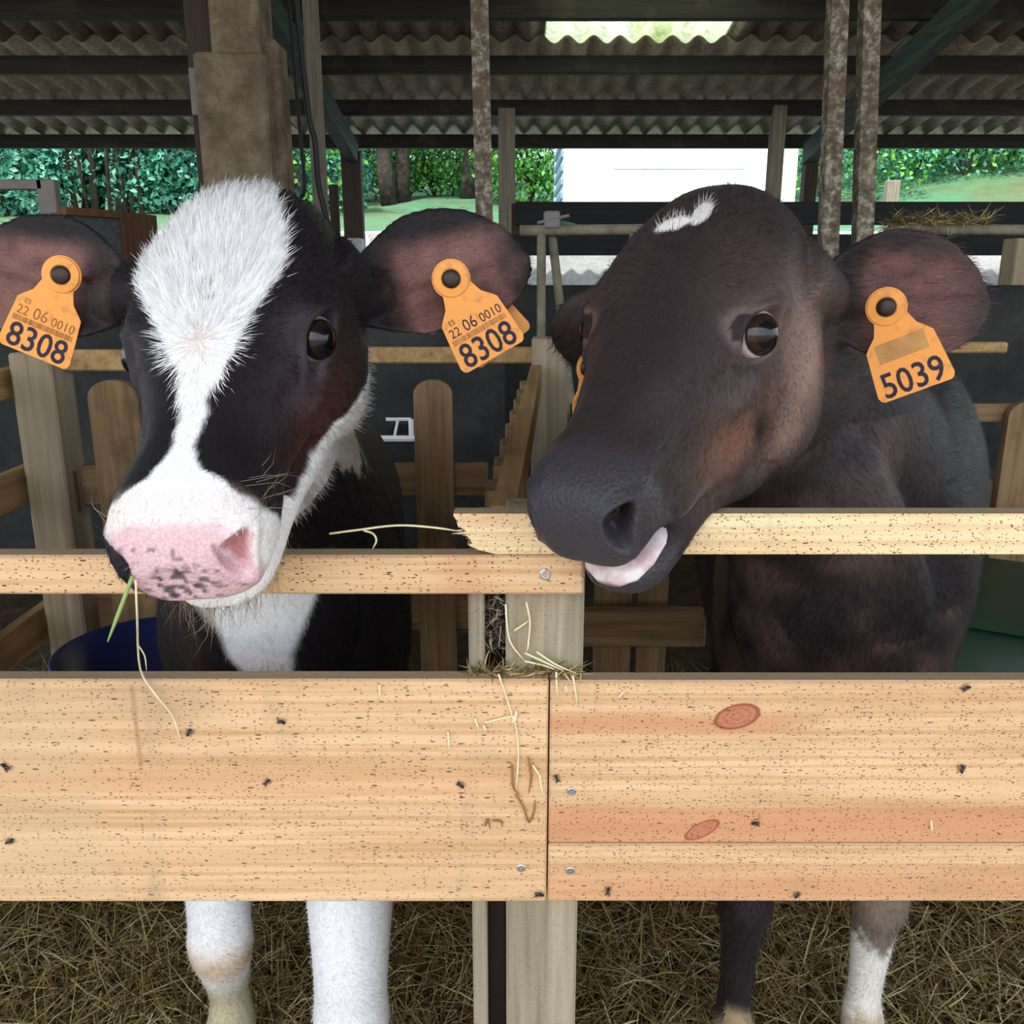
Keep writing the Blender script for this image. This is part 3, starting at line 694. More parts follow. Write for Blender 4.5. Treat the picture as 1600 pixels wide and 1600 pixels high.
def build_calf(cf):
    M = np.array(cf['M']); T = np.array(cf['T']); k = .01*cf['s']*np.array(cf['k'])
    toW = lambda h: T+(np.asarray(h)*k) @ M.T
    toH = lambda p: ((np.asarray(p)-T) @ M)/k
    g = G()
    g.loft([toW(r) for r in head_rings(cf.get('deep',0), cf.get('cheek',0), cf.get('mz',1))]); g.loft([toW(r) for r in jaw_rings(cf['jaw'], cf.get('deep',0), cf.get('fwd',0))])
    for e in cf['ears']: g.loft([np.array(r) for r in ear_rings(e)])
    for e in cf['ears']:
        hb = toW(e['hb']); g.loft(path_loft([(*hb,.036,.036), (*(hb*.5+e['base']*.5),.032,.030), (*e['base'],.027,.024), (*(e['base']+e['d']*.03-e['n']*.008),.018,.012)], up=tuple(e['n'])))
    for rows in cf['lofts']: g.loft(path_loft(rows, sub=4))
    for rows in cf['legs']: g.loft(path_loft(rows, up=(0,1,0), sub=4))
    me = remesh(g, cf.get('voxel', .003))
    V, E = arrays(me); V = laplace(V, E, 5, .5)
    # softer blends on neck and trunk, away from the face
    Hh = toH(V); body_w = sstep(1, -8, Hh[:,0])*sstep(.02, .05, np.min([np.linalg.norm(V-(e['base']+e['d']*e['L']*.5), axis=1)-e['L']*.5 for e in cf['ears']], 0)); body_w = body_w[:,None]
    V = laplace(V, E, 70, .5, body_w)
    N = vnormals(me, V); H = toH(V); NH = N @ M
    hm = (H[:,0] > -4) & (H[:,0] < 42) & (np.abs(H[:,1]) < 12.5) & (H[:,2] > -24) & (H[:,2] < 5)
    near = np.min([np.linalg.norm(V-(e['base']+e['d']*e['L']*.45), axis=1)-e['L']*.5 for e in cf['ears']], 0) > 0
    idx = np.where(hm & near)[0]; h = H[idx].copy(); nh = NH[idx]
    eyes = []; EU, EW = cf['eye']
    for sd in (1, -1):
        h = brush(h, nh, (EU-1.6, sd*7.9, EW+2.6), (3.2,2.2,2), .75)
        h = brush(h, nh, (7.5, sd*7.9, -3.0), (2.6,2.5,2.2), -.5)
        h = brush(h, nh, (19.5, sd*6.6, -5.6), (3.6,2,1.6), .45)
        h = brush(h, nh, (21, sd*6.2, -9.3), (3.6,2.2,1.8), -.45)
        h = brush(h, nh, (10.5, sd*7.4, -11), (4,3,3.4), .55)
        h = brush(h, nh, (26, sd*3.6, -1.2), (4.5,1.6,1.6), -.35)
        h = brush(h, nh, (EU-4.6, sd*8.5, EW-.6), (3,2,1.5), .45)
        h = brush(h, nh, (EU+4.5, sd*7.2, EW-3.2), (3.6,1.8,1.1), .4)
        h = brush(h, nh, (EU+5.5, sd*5.6, EW-.6), (2.8,1.8,1.3), -.45)
        h = brush(h, nh, (EU+.5, sd*7.6, EW+3.6), (2.4,1.4,1.0), -.35)
        h = brush(h, nh, (17.6, sd*7.4, -10.8), (1.1,2.4,3.4), -.5)
        h = brush(h, nh, (30, sd*5.6, -4.6), (1.6,1.6,2.2), -.25)
        # eye
        m = (np.hypot(h[:,0]-EU, h[:,2]-EW) < 1.1) & (h[:,1]*sd > 3); Ec = np.array([EU, sd*np.max(h[m,1]*sd), EW])
        gz = unit((.42, sd*.80, .42)); e1 = unit(np.array([.90, -sd*.40, -.10])-gz*np.dot((.90,-sd*.40,-.10), gz)); e2 = np.cross(gz, e1); e2 = e2 if e2[2] > 0 else -e2
        d = h-Ec; p = d @ e1/cf.get('ew', 2.8); q = (d @ e2+.10*(d @ e1))/1.42; dep = d @ gz; r = np.hypot(p, q*(1+.42*np.minimum(p*p, 1.6))); ok = np.abs(dep) < 4.5
        hole = (1-sstep(.72, 1.04, r))*ok
        rim = np.exp(-((r-1.22)/.22)**2)*ok*(1+.35*np.sign(q)*sstep(.2, 1, np.abs(q)))
        fold = np.exp(-((r-1.62)/.14)**2)*ok*(q > 0)
        tgt = -2.3
        h = h+gz[None]*((tgt-dep)*hole)[:,None]*.9+gz[None]*(.24*rim*(1+.5*(q > 0))-.16*fold)[:,None]
        eyes.append((sd, Ec, gz, e1, e2))
        # nostril
        nc = np.array([35.9, sd*3.75, -3.3]); nd = unit((.70, sd*.62, .12)); a1 = unit(np.array([-.25, sd*.55, .8])-nd*np.dot((-.25,sd*.55,.8), nd)); a2 = np.cross(nd, a1)
        d = h-nc; p = d @ a1; q = d @ a2*sd; q = q+.22*p*p-.1; r = np.hypot(p/2.0, q/1.12); dep = d @ nd; ok = np.abs(dep) < 3
        hole = (1-sstep(.62, 1.02, r))*ok
        h = h-nd[None]*(2.6*hole)[:,None]+nd[None]*(.28*np.exp(-((r-1.28)/.24)**2)*ok)[:,None]
    # flatten the nose pad a little, groove below it
    h = brush(h, nh, (37.2, 0, -4.6), (2,2.2,2.2), -.35, (1,0,0))
    h = brush(h, nh, (37, 0, -6.5), (1.6,.5,1.6), -.35, (1,0,0))
    # mouth line at the side
    ja = cf['jaw']
    if ja < .03:
        wl_ = np.interp(h[:,0], [22,26,30,34,36.5], [-9.3,-8.5,-8.0,-7.75,-7.5])
        gr = np.exp(-((h[:,2]-wl_)/.28)**2)*sstep(23.5, 25.5, h[:,0])
        h = h-nh*(.42*gr)[:,None]
    H[idx] = h; V = toW(H); V = laplace(V, E, 1, .35); N = vnormals(me, V); H = toH(V); NH = N @ M
    # colours
    colr, gloss, fur_len, is_head = cf['paint'](V, N, H, NH, cf, hm & near)
    root = thing('calf', cf['label'], 'calf', cf['base'])
    off = np.array(cf['base'])
    me.vertices.foreach_set('co', (V-off).ravel()); me.update()
    ca = me.attributes.new('coat', 'FLOAT_COLOR', 'POINT'); C4 = np.ones((len(V),4)); C4[:,:3] = colr; ca.data.foreach_set('color', C4.ravel())
    ga = me.attributes.new('gloss', 'FLOAT', 'POINT'); ga.data.foreach_set('value', gloss)
    me.materials.clear(); me.materials.append(COAT); body = link('body', me, None, root, smooth=True)
    # hair
    rng = np.random.default_rng(cf['seed'])
    wt = (fur_len > 0)*cf['dens'](V, H, is_head); wt = wt/wt.sum()
    pick = rng.choice(len(V), cf['nfur'], p=wt); wh = np.array(cf['whorl'])
    ear_d = np.zeros_like(V)
    swirl = np.column_stack([vnoise(V, 14, 41), vnoise(V, 14, 42), vnoise(V, 14, 43)]); back = unit(np.array([0.0,.55,-.8]))[None]+.55*swirl; hd = (H-wh); dW = np.where(is_head[:,None], hd @ M.T, back)
    for e in cf['ears']:
        s = (V-e['base']) @ e['d']; me_ = (s > 0) & (np.linalg.norm(V-e['base']-e['d']*s[:,None], axis=1) < e['W']*1.3) & (s < e['L']*1.1); dW[me_] = e['d']+.15*e['b']
    j = rng.normal(size=(len(pick),3))*.0012
    cc = colr[pick]*rng.uniform(.8, 1.25, (len(pick),1)); lt = rng.random(len(pick)) < .07; cc[lt] = np.minimum(cc[lt]*2.4, .95)
    strands(V[pick]+j, N[pick], dW[pick], fur_len[pick]*rng.uniform(.6, 1.25, len(pick)), np.full(len(pick), .00024)*(1+12*fur_len[pick]), cc, .33, rng, .16, FUR, 'coat_hair', root, off)['kind'] = 'stuff'
    cf['colr'] = colr
    # eyes
    for (sd, Ec, gz, e1, e2) in eyes:
        look = cf['look'].get(sd, (0,0)); gv = unit(gz+look[0]*e1+look[1]*e2)
        c = toW(Ec-gz*1.80); dW_ = gv @ M.T
        m = bpy.data.meshes.new('eye'); bm = bmesh.new(); bmesh.ops.create_uvsphere(bm, u_segments=40, v_segments=28, radius=EYE_R)
        for v_ in bm.verts:
            if v_.co.z > EYE_R*.62: v_.co.z += .0012*((v_.co.z/EYE_R-.62)/.38)
        bm.to_mesh(m); bm.free()
        o = link('eye', m, cf['eye_mat'], root, tuple(c-off), True); o.rotation_euler = Vector(dW_).to_track_quat('Z', 'Y').to_euler()
        o['label'] = 'dark glossy eye'
    return root, dict(V=V, N=N, H=H, M=M, toW=toW, toH=toH, off=off, rng=rng)

def leg(x, y, zk=.25, fat=1.0, top=(0,.10,.58), bend=0.0, tr=.085):
    f = fat
    return [(x+top[0]*1.3, y+top[1]+.04, top[2]+.10, .02, .02), (x+top[0], y+top[1], top[2], tr, tr*1.25), (x+top[0]*.4, y+top[1]*.6, .44, .056*f, .066*f), (x, y+.012, zk+.09, .043*f, .047*f), (x, y, zk+.035, .041*f, .041*f), (x, y-.004, zk, .043*f, .043*f),
            (x, y+.004, zk-.045, .034*f, .035*f), (x, y+.010, .155, .026*f, .028*f), (x, y+.008, .118, .031*f, .034*f), (x, y+.0, .092, .034*f, .036*f), (x, y-.018, .062, .029*f, .032*f), (x, y-.03, .042, .034*f, .042*f), (x, y-.036, .0, .042*f, .05*f)]
def hind(x, y):
    return [(x, y-.02, .68, .09, .14), (x, y-.04, .5, .075, .10), (x, y+.03, .38, .045, .055), (x, y+.07, .31, .034, .042), (x, y+.05, .22, .027, .03), (x, y+.03, .12, .032, .035), (x, y+.0, .05, .034, .04), (x, y-.01, .0, .042, .048)]
# ---------------------------------------------------------------- calf one: black and white
def mixc(c, m, col):
    m = np.clip(m, 0, 1)[:,None]; return c*(1-m)+np.asarray(col)*m
def ear_paint(c, V, N, cf, pink, dark):
    inside = np.zeros(len(V), bool)
    for i, e in enumerate(cf['ears']):
        d = V-e['base']; s = (d @ e['d'])/e['L']; q = (d @ e['b'])/e['W']; dn = np.abs(d @ e['n'])
        reg = (s > .02) & (s < 1.06) & (np.abs(q) < 1.25) & (dn < .06)
        f = N @ e['n']; nn = vnoise(V, 70, 8+i)
        w = reg*sstep(.15, .45, f)*sstep(1.0, .6, np.abs(q+.08))*sstep(.08, .3, s)*(1-sstep(.72, .98, s+.1*nn))
        c = mixc(c, w*(.75+.35*nn), pink)
        c = mixc(c, reg*sstep(.15, .5, f)*sstep(.02, .12, s)*(1-sstep(.18, .34, s))*.7, dark)
        c = mixc(c, w*np.exp(-((q-.05-.25*(s-.5))/.07)**2)*.6, pink*.35)
        inside |= reg
    return c, inside
BLAZE = np.array([(-5,-3.5,2.4),(-2,-5.2,3.4),(1,-6.4,4.2),(4,-7.4,5.3),(8,-7.6,5.9),(10,-6.8,5.4),(12.4,-5.4,4.6),(15,-3.9,3.7),(17,-2.9,3.1),(19,-2.0,2.6),(21.5,-1.3,1.9),(24.7,-.7,1.4),(28,-.4,1.3),(29.6,-.6,1.5),(30.6,-1.2,2.4),(31.6,-2.4,3.9),(32.6,-3.8,5.0),(33.6,-8,6.5),(34.5,-12,12)])
def paint_one(V, N, H, NH, cf, hm):
    n = len(V); black = lin(24,20,23); c = np.tile(black, (n,1)); gl = np.full(n, .35); fl = np.full(n, .0095)
    n1 = vnoise(V, 30, 1); n2 = vnoise(V, 90, 2); n3 = vnoise(V, 12, 3)
    u, v, w = H.T; head = hm & (u > -4)
    # brown coat tint on the cheek, throat and inner folds
    c = mixc(c, head*sstep(3, 6, v)*np.exp(-(((u-19.5)/6.5)**2+((w+8.5)/4.2)**2))*.95, lin(80,42,36))
    c = mixc(c, head*np.exp(-(((u-19)/7)**2+((w+3.4)/1.8)**2))*sstep(3,5,np.abs(v))*.6, lin(62,54,60))  # grey violet sheen below the eye, painted into the coat colour
    white = lin(250,250,248)
    lo = np.interp(u, BLAZE[:,0], BLAZE[:,1]); hi = np.interp(u, BLAZE[:,0], BLAZE[:,2]); jag = .35*n2+.25*n1
    d = np.minimum(v-lo, hi-v)+jag; dors = sstep(-5.5, -3.6, w)+(u > 30.5)
    bl = head*sstep(-.25, .25, d)*np.clip(dors, 0, 1)
    # muzzle: dark on the calf's right side below the nostril rim
    wm = head*sstep(32.2, 33.0, u+.5*n2+.25*np.minimum(w+2.5,0)*-1)*(w > -20)
    bl = np.maximum(bl, wm)
    jawl = head*sstep(-11.6, -12.4, w+.4*n2-.17*(u-14))*(v > -2)*sstep(2, 6, u)*(u < 34)
    bl = np.maximum(bl, jawl)
    chin = head*(u > 27)*sstep(-8.4, -9.2, w); bl = np.maximum(bl, chin)
    dark_right = head*(u > 29)*sstep(-3.5, -4.2, v+.3*n2)*sstep(-1.2, -2.2, w)*(1-sstep(-9.4, -10.4, w))
    bl = bl*(1-dark_right)
    c = mixc(c, bl, white)
    # warm tint in the white around the whorl and the crown
    c = mixc(c, bl*np.exp(-(((u-17)/1.3)**2+((v+.2)/1.0)**2))*.5, lin(205,170,150))
    c = mixc(c, bl*np.exp(-(((u-12.4)/.25)**2+((v-.1)/.45)**2)), lin(120,84,78))
    c = mixc(c, bl*sstep(.2, .8, n3)*(u < 8)*.3, lin(225,214,180))
    # pink nose pad, speckled grey
    pad = head*sstep(35.0, 36.0, u+.25*(w+3)+.2*n2)*sstep(-8.6, -7.9, w)*(1-dark_right)*sstep(6.0, 4.6, v+.35*(w+4))
    pink = lin(226,186,192); c = mixc(c, pad*.95, pink)
    c = mixc(c, head*sstep(31, 33.5, u)*(1-sstep(34, 36, u))*sstep(-3.5,-.5,w)*.35*(1-dark_right), lin(222,190,180))
    nosn = np.maximum(0, 1-np.hypot((u-34.9)/3.4, np.hypot((v-4.0)/2.4, (w+3.3)/2.6)))
    c = mixc(c, head*sstep(.1,.55,nosn)*.85, lin(204,128,130)); 
    sp = sstep(.05, .25, vnoise(V, 230, 11))*sstep(-.3, .3, .5*n1+1.05-np.hypot((v+.4)/2.8, (w+5.4)/2.6))+.8*sstep(.5, .7, vnoise(V, 200, 12))*(w < -1.5)
    c = mixc(c, pad*sp*.85, lin(74,70,78))
    mouth = head*np.exp(-((w+7.7)/.32)**2)*(u > 26)*(np.abs(v) < 8); c = mixc(c, mouth*.55, lin(150,112,108))
    c = mixc(c, head*dark_right*.9, lin(38,38,44))
    hole = head*np.exp(-(np.hypot((u-34.6)/1.6, np.hypot((v+3.6)/1.2, (w+3.3)/1.6)))**2); c = mixc(c, hole*.9, lin(12,10,12))
    # skin around the eye
    for sd in (1,-1):
        r = np.sqrt(((u-cf['eye'][0])/2.7)**2+((w-cf['eye'][1])/2.3)**2); c = mixc(c, head*(v*sd > 4)*np.exp(-((r-.85)/.25)**2)*.55, lin(58,52,56))
        c = mixc(c, head*(v*sd > 4)*np.exp(-(((u-17.2)/.8)**2+((w+4.4)/.6)**2))*.6, lin(110,96,100))
    c, inside = ear_paint(c, V, N, cf, lin(132,94,86), lin(20,15,16))
    # white star on the brisket, white bands on the shoulder, white legs
    x, y, z = V.T; cx = cf['cx']
    brisket = (~head)*(y < 1.25)*sstep(.036, .022, np.abs(x-(cx+.022)+.010*n1)-.046*sstep(.68, .84, z)+.012)*sstep(.640, .672, z+.01*n1)*(z < .86)
    c = mixc(c, brisket, white)
    c = mixc(c, (~head)*(y < 1.2)*np.exp(-((x-cx+.062)/.022)**2)*sstep(.6,.7,z)*.7, lin(66,50,48))
    sh = (~head)*(x > cx+.06)*sstep(.008, .004, np.abs((x-cx-.125)+.32*(z-.92)+.004*n2))*sstep(.80,.84,z)*(z < 1.02); c = mixc(c, sh, lin(214,208,186))
    lg = (~head)*sstep(.40, .36, z+.012*n1-.06*(x > cx))*(y < 1.35); c = mixc(c, lg, lin(232,232,230))
    c = mixc(c, (~head)*(y < 1.35)*np.exp(-((z-.228-.012*(x < cx)+.018*(x > cx))/.026)**2)*(N[:,1] < .1)*(.85+.3*n1), lin(190,150,92))
    c = mixc(c, (~head)*(y < 1.35)*sstep(.225,.17,z)*.9*(x < cx), lin(172,160,122))
    c = mixc(c, (~head)*(z < .05)*1.0, lin(70,60,50))
    gl = np.where(pad > .4, .95, gl); gl = np.where(bl > .5, .1, gl); gl = np.where((pad > .4) | (hole > .3), .9, gl)
    fl = np.where(head & (bl > .5), .0135*sstep(29, 20, u)+.0045, fl); fl = np.where(pad > .35, 0, fl); fl = np.where(hole > .3, 0, fl)
    fl = np.where(head & (bl <= .5), .0058, fl); fl = np.where(inside, .006, fl)
    for sd in (1,-1): fl = np.where(head & (np.hypot((u-cf['eye'][0])/2.3, (w-cf['eye'][1])/1.9) < 1.15) & (v*sd > 3), 0, fl)
    return c, gl, fl, head
def dens_one(V, H, head):
    return np.where(head, np.where(H[:,2] > -5, 2.2, 1.0), np.where(V[:,1] < 1.4, .8, .04))
cx1 = -.295
e1 = make_ear(att(560, 462, .845), att(832, 408, .87), (-.18,-.93,.25), .060, hb=(3.2,6.3,-4.6), lift=.012, cup=.26)
e2 = make_ear(att(188, 462, .835), att(-72, 425, .87), (.22,-.93,.22), .060, hb=(3.2,-6.3,-4.6), lift=.010, cup=.26)
calf1 = dict(M=[[-0.0186, 0.9839, -0.1775], [-0.7192, -0.1365, -0.6812], [-0.6945, 0.115, 0.7102]], T=[-0.2445,0.8417,1.1991], s=.96, k=(.939,1.085,1.05), jaw=0.0, deep=1.5, fwd=.55, ears=[e1,e2],
  label='black and white calf with a white blaze and pink speckled nose over the rail', base=(cx1, 1.45, 0), cx=cx1, seed=1, eye=(14.9,-2.5), nfur=140000, whorl=(17,-.2,0), paint=paint_one, dens=dens_one,
  look={1:(.10,-.06), -1:(.1,0)},
  lofts=[
   [(cx1,.955,.70,.05,.07),(cx1,1.0,.69,.12,.15),(cx1,1.08,.69,.160,.20),(cx1-.02,1.2,.69,.168,.235),(cx1-.06,1.42,.68,.170,.25),(cx1-.10,1.65,.68,.19,.25),(cx1-.13,1.85,.70,.18,.22),(cx1-.145,1.98,.74,.13,.16),(cx1-.15,2.04,.76,.05,.07)],
   [(-.243,.815,1.15,.045,.05),(-.246,.85,1.115,.062,.085),(-.255,.90,1.06,.072,.105),(-.272,.98,.97,.090,.13),(-.288,1.08,.87,.120,.16),(cx1,1.22,.76,.13,.17)],
   [(-.262,.915,.98,.05,.045),(-.272,.935,.92,.078,.065),(-.285,.965,.84,.098,.08),(cx1,1.0,.74,.11,.09),(cx1,1.04,.64,.08,.08)]],
  legs=[leg(-.404,1.05,.25,1.03,(.03,.08,.58)), leg(-.203,.935,.235,1.12,(-.02,.13,.58),tr=.08), hind(-.53,1.86), hind(-.33,1.86)])
calf1['eye_mat'] = eye_material('dark calf eye', lin(30,22,20), lin(150,140,140))
root1, data1 = build_calf(calf1)
# ---------------------------------------------------------------- calf two: dark brown
def paint_two(V, N, H, NH, cf, hm):
    n = len(V); c = np.tile(lin(47,38,39), (n,1)); gl = np.full(n, .4); fl = np.full(n, .012)
    n1 = vnoise(V, 30, 21); n2 = vnoise(V, 90, 22); n3 = vnoise(V, 11, 23)
    u, v, w = H.T; head = hm & (u > -4); x, y, z = V.T; eu, ew = cf['eye']; L = head*sstep(1, 4, np.abs(v))
    c = mixc(c, sstep(-.3, .6, n3+.4*n1)*.5, lin(70,56,54))
    c = mixc(c, L*np.exp(-(((u-21)/5)**2+((w+8.5)/3)**2))*.95, lin(122,88,72))
    c = mixc(c, L*np.exp(-(((u-9)/5)**2+((w+9)/6)**2))*(.95+.3*n1), lin(156,128,114))
    c = mixc(c, L*np.exp(-(((u-15)/3.4)**2+((w+13.5)/2.6)**2))*.7, lin(156,128,112))
    c = mixc(c, L*np.exp(-(((u-17.6)/1.0)**2+((w+10.6)/3.2)**2))*.9, lin(30,22,22))
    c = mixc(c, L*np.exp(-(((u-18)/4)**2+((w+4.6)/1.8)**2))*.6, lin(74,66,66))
    c = mixc(c, L*np.exp(-(((u-eu+2.5)/2)**2+((w-ew-1.6)/1)**2))*.5, lin(84,70,66))
    # star
    st = np.maximum(1-np.hypot((u-4.6+.15*v)/1.0, (v+1.6)/2.0), 1-np.hypot((u-3.6)/1.7, (v-.9)/.9))
    st = head*sstep(-.05, .2, st+.28*n2)*(w > -2)
    c = mixc(c, st, lin(232,228,224))
    # eye lids
    r = np.sqrt(((u-eu)/2.7)**2+((w-ew)/2.3)**2)
    c = mixc(c, L*np.exp(-((r-.80)/.13)**2)*.6, lin(112,94,90)); c = mixc(c, L*(r < .75), lin(40,30,30))
    # muzzle and lips
    mz = head*sstep(29.5, 32.5, u+.6*n1+.1*(w+4)); c = mixc(c, mz, lin(56,53,58))
    pad = head*sstep(35.0, 36.0, u+.25*(w+3))*sstep(-8.6, -7.9, w); c = mixc(c, pad*.6, lin(66,64,72))
    hole = head*np.exp(-(np.hypot((u-34.4)/1.7, np.hypot((np.abs(v)-3.6)/1.3, (w+3.3)/1.7)))**2); c = mixc(c, hole*.9, lin(10,8,9))
    lip = head*(u > 25)*np.exp(-((w-cf['lipw'](u))/.5)**2); c = mixc(c, lip*.35, lin(120,116,124))  # highlight along the lip painted as a paler line
    c, inside = ear_paint(c, V, N, cf, lin(112,76,70), lin(12,10,11))
    # neck, chest, legs
    b = ~head & ~inside
    c = mixc(c, b*(z < 1.0)*(z > .55)*(y < 1.15)*sstep(-.7, .4, n3+.5*n1)*.85, lin(104,84,78))
    c = mixc(c, b*(z > .75)*sstep(.36,.46,x)*.8, lin(22,18,18))
    lf = b*(z < .45)*(y < 1.4); cx = cf['cx']
    wl_ = lf*(x > cx)*sstep(.262, .235, z+.014*n1+.016*n2); c = mixc(c, lf*(x > cx)*(1-wl_)*sstep(.46,.40,z)*.85, lin(128,112,98)); c = mixc(c, wl_, lin(226,220,208))
    c = mixc(c, lf*(x < cx)*.8, lin(30,25,26)); c = mixc(c, lf*sstep(.125, .095, z-.022*(N[:,1] < -.6)+.01*n1)*.8, lin(176,152,112))
    c = mixc(c, b*(z < .05), lin(62,54,46))
    gl = np.where(mz > .5, .75, gl); gl = np.where(hole > .3, .9, gl)
    fl = np.where(head, .0065, fl); fl = np.where(mz > .6, 0, fl); fl = np.where(hole > .2, 0, fl); fl = np.where(head & (st > .4), .013, fl)
    fl = np.where(head & (np.hypot((u-eu)/2.3, (w-ew)/1.9) < 1.2) & (np.abs(v) > 3), 0, fl)
    return c, gl, fl, head
T2 = np.array([.1805, .8400, 1.2005]); M2 = np.array([[-0.4653, 0.7649, -0.4455], [-0.5845, -0.6434, -0.4943], [-0.6647, 0.0304, 0.7465]])
k2 = .0098*np.array((.89,1.03,1.08)); far = T2+(np.array((3.2,-6.6,-5))*k2) @ M2.T
e3 = make_ear(att(1290, 462, .865), att(1552, 478, .90), (-.12,-.96,.15), .063, hb=(3.0,6.3,-4.8), lift=.006, cup=.3)
e4 = make_ear(far+np.array([-.03,.045,-.012]), att(893, 566, .96), (-.25,.75,.25), .052, hb=(3.2,-6.3,-4.6), lift=.0, cup=.4)
calf2 = dict(M=M2, T=T2, s=.98, k=(.89,1.03,1.08), jaw=rad(5.5), deep=4.0, cheek=2.3, mz=.90, ears=[e3,e4],
  label='dark brown calf with a small white star and mouth slightly open over the rail', base=(.50, 1.5, 0), cx=.42, seed=2, nfur=150000, eye=(14.3,-2.2), whorl=(10,0,0), paint=paint_two,
  lipw=lambda u: np.interp(u, [25,30,36], [-9.5,-9,-8.6]), dens=lambda V, H, head: np.where(head, 1.6, np.where(V[:,1] < 1.55, .9, .04)), look={1:(-.10,-.10), -1:(0,0)},
  lofts=[
   [(.395,1.0,.70,.05,.09),(.405,1.05,.69,.12,.19),(.43,1.13,.70,.165,.24),(.47,1.26,.77,.20,.29),(.53,1.45,.80,.23,.29),(.58,1.65,.80,.235,.285),(.62,1.85,.82,.22,.26),(.64,1.98,.84,.16,.19),(.65,2.05,.85,.05,.08)],
   [(.205,.855,1.135,.05,.06),(.235,.91,1.10,.075,.105),(.285,.98,1.05,.092,.13),(.35,1.06,.97,.125,.155),(.41,1.16,.89,.160,.18),(.46,1.28,.82,.17,.19)],
   [(.30,.96,1.0,.06,.05),(.325,.98,.94,.088,.07),(.355,1.0,.86,.108,.085),(.385,1.03,.76,.12,.095),(.40,1.07,.64,.09,.09)]],
  legs=[leg(.322,1.06,.30,.86,(.04,.12,.62),tr=.075), leg(.508,1.06,.31,.88,(-.02,.12,.62),tr=.078), hind(.54,1.88), hind(.74,1.88)])
calf2['eye_mat'] = eye_material('brown calf eye with white showing', lin(48,30,24), lin(214,206,204))
root2, data2 = build_calf(calf2)
# pale gum and teeth seen in the open mouth
g = G(); toW2 = data2['toW']; ja = calf2['jaw']; cj, sj = math.cos(ja), math.sin(ja); rows = []
for u, hw, w0, hh in ((28.5,2.4,-8.5,.4),(30,3.2,-8.3,.6),(31.5,3.7,-8.1,.8),(33.2,3.5,-8.0,.8),(34.6,2.6,-8.1,.7),(35.3,1.2,-8.3,.4)):
    a = np.linspace(0, 2*math.pi, 20, endpoint=False); r = np.column_stack([np.full(20, u), hw*np.cos(a), w0+hh*np.sin(a)])
    du, dw = r[:,0]-9, r[:,2]+8; q = r.copy(); q[:,0] = 9+du*cj+dw*sj; q[:,2] = -8-du*sj+dw*cj; rows.append(toW2(shear(q)))
g.loft(rows)
Mg = MT('wet pale gum', .25, .5); Mg.col(Mg.ramp(Mg.noise(Mg.coords(), 60, 3), [(.35, (*lin(206,172,178),1)), (.6, (*lin(232,222,220),1))]))
part('gum', g, Mg.m, root2, True, 'pale pink gum')
# ================================================================ outside: shed, trees, shrubs
SHED_W = plain('white shed paint', (.86,.88,.92), .6, .03, 2)
shed = thing('shed', 'white painted shed in full sun behind the barn', 'shed', (at(1060, 300, 12.3)[0], 12.3, 1.6))
xa, xb = at(881, 300, 12.3)[0], at(1243, 300, 12.3)[0]
part('wall', G().box((xa, 12.3, 1.55), (xb, 15.2, 4.6), .01), SHED_W, shed)
part('roof', G().box((xa-.2, 12.1, 4.6), (xb+.2, 15.4, 4.72), .01), GREYM, shed)
lo, hi = prect(958, 261, 1165, 264, 12.28, .02); part('trim_board', G().box(lo, hi, .002), PALE_WALL, shed)
lo, hi = prect(1095, 274, 1162, 300, 12.27, .03); wf = part('window', G().box(lo, hi, .004), plain('pale window frame', (.7,.76,.8), .4, .05), shed)
lo, hi = prect(1100, 278, 1157, 297, 12.262, .01); part('pane', G().box(lo, hi), plain('pale window glass', (.45,.55,.6), .1, .05), wf)
BLUEL = plain('blue grey louvre', lin(120,146,176), .5, .1)
for k in range(7):
    z = 1.75+k*.17; part('louvre', G().box((xa-.03, 12.5, z), (xa-.004, 14.6, z+.08), .003, ), BLUEL, shed)

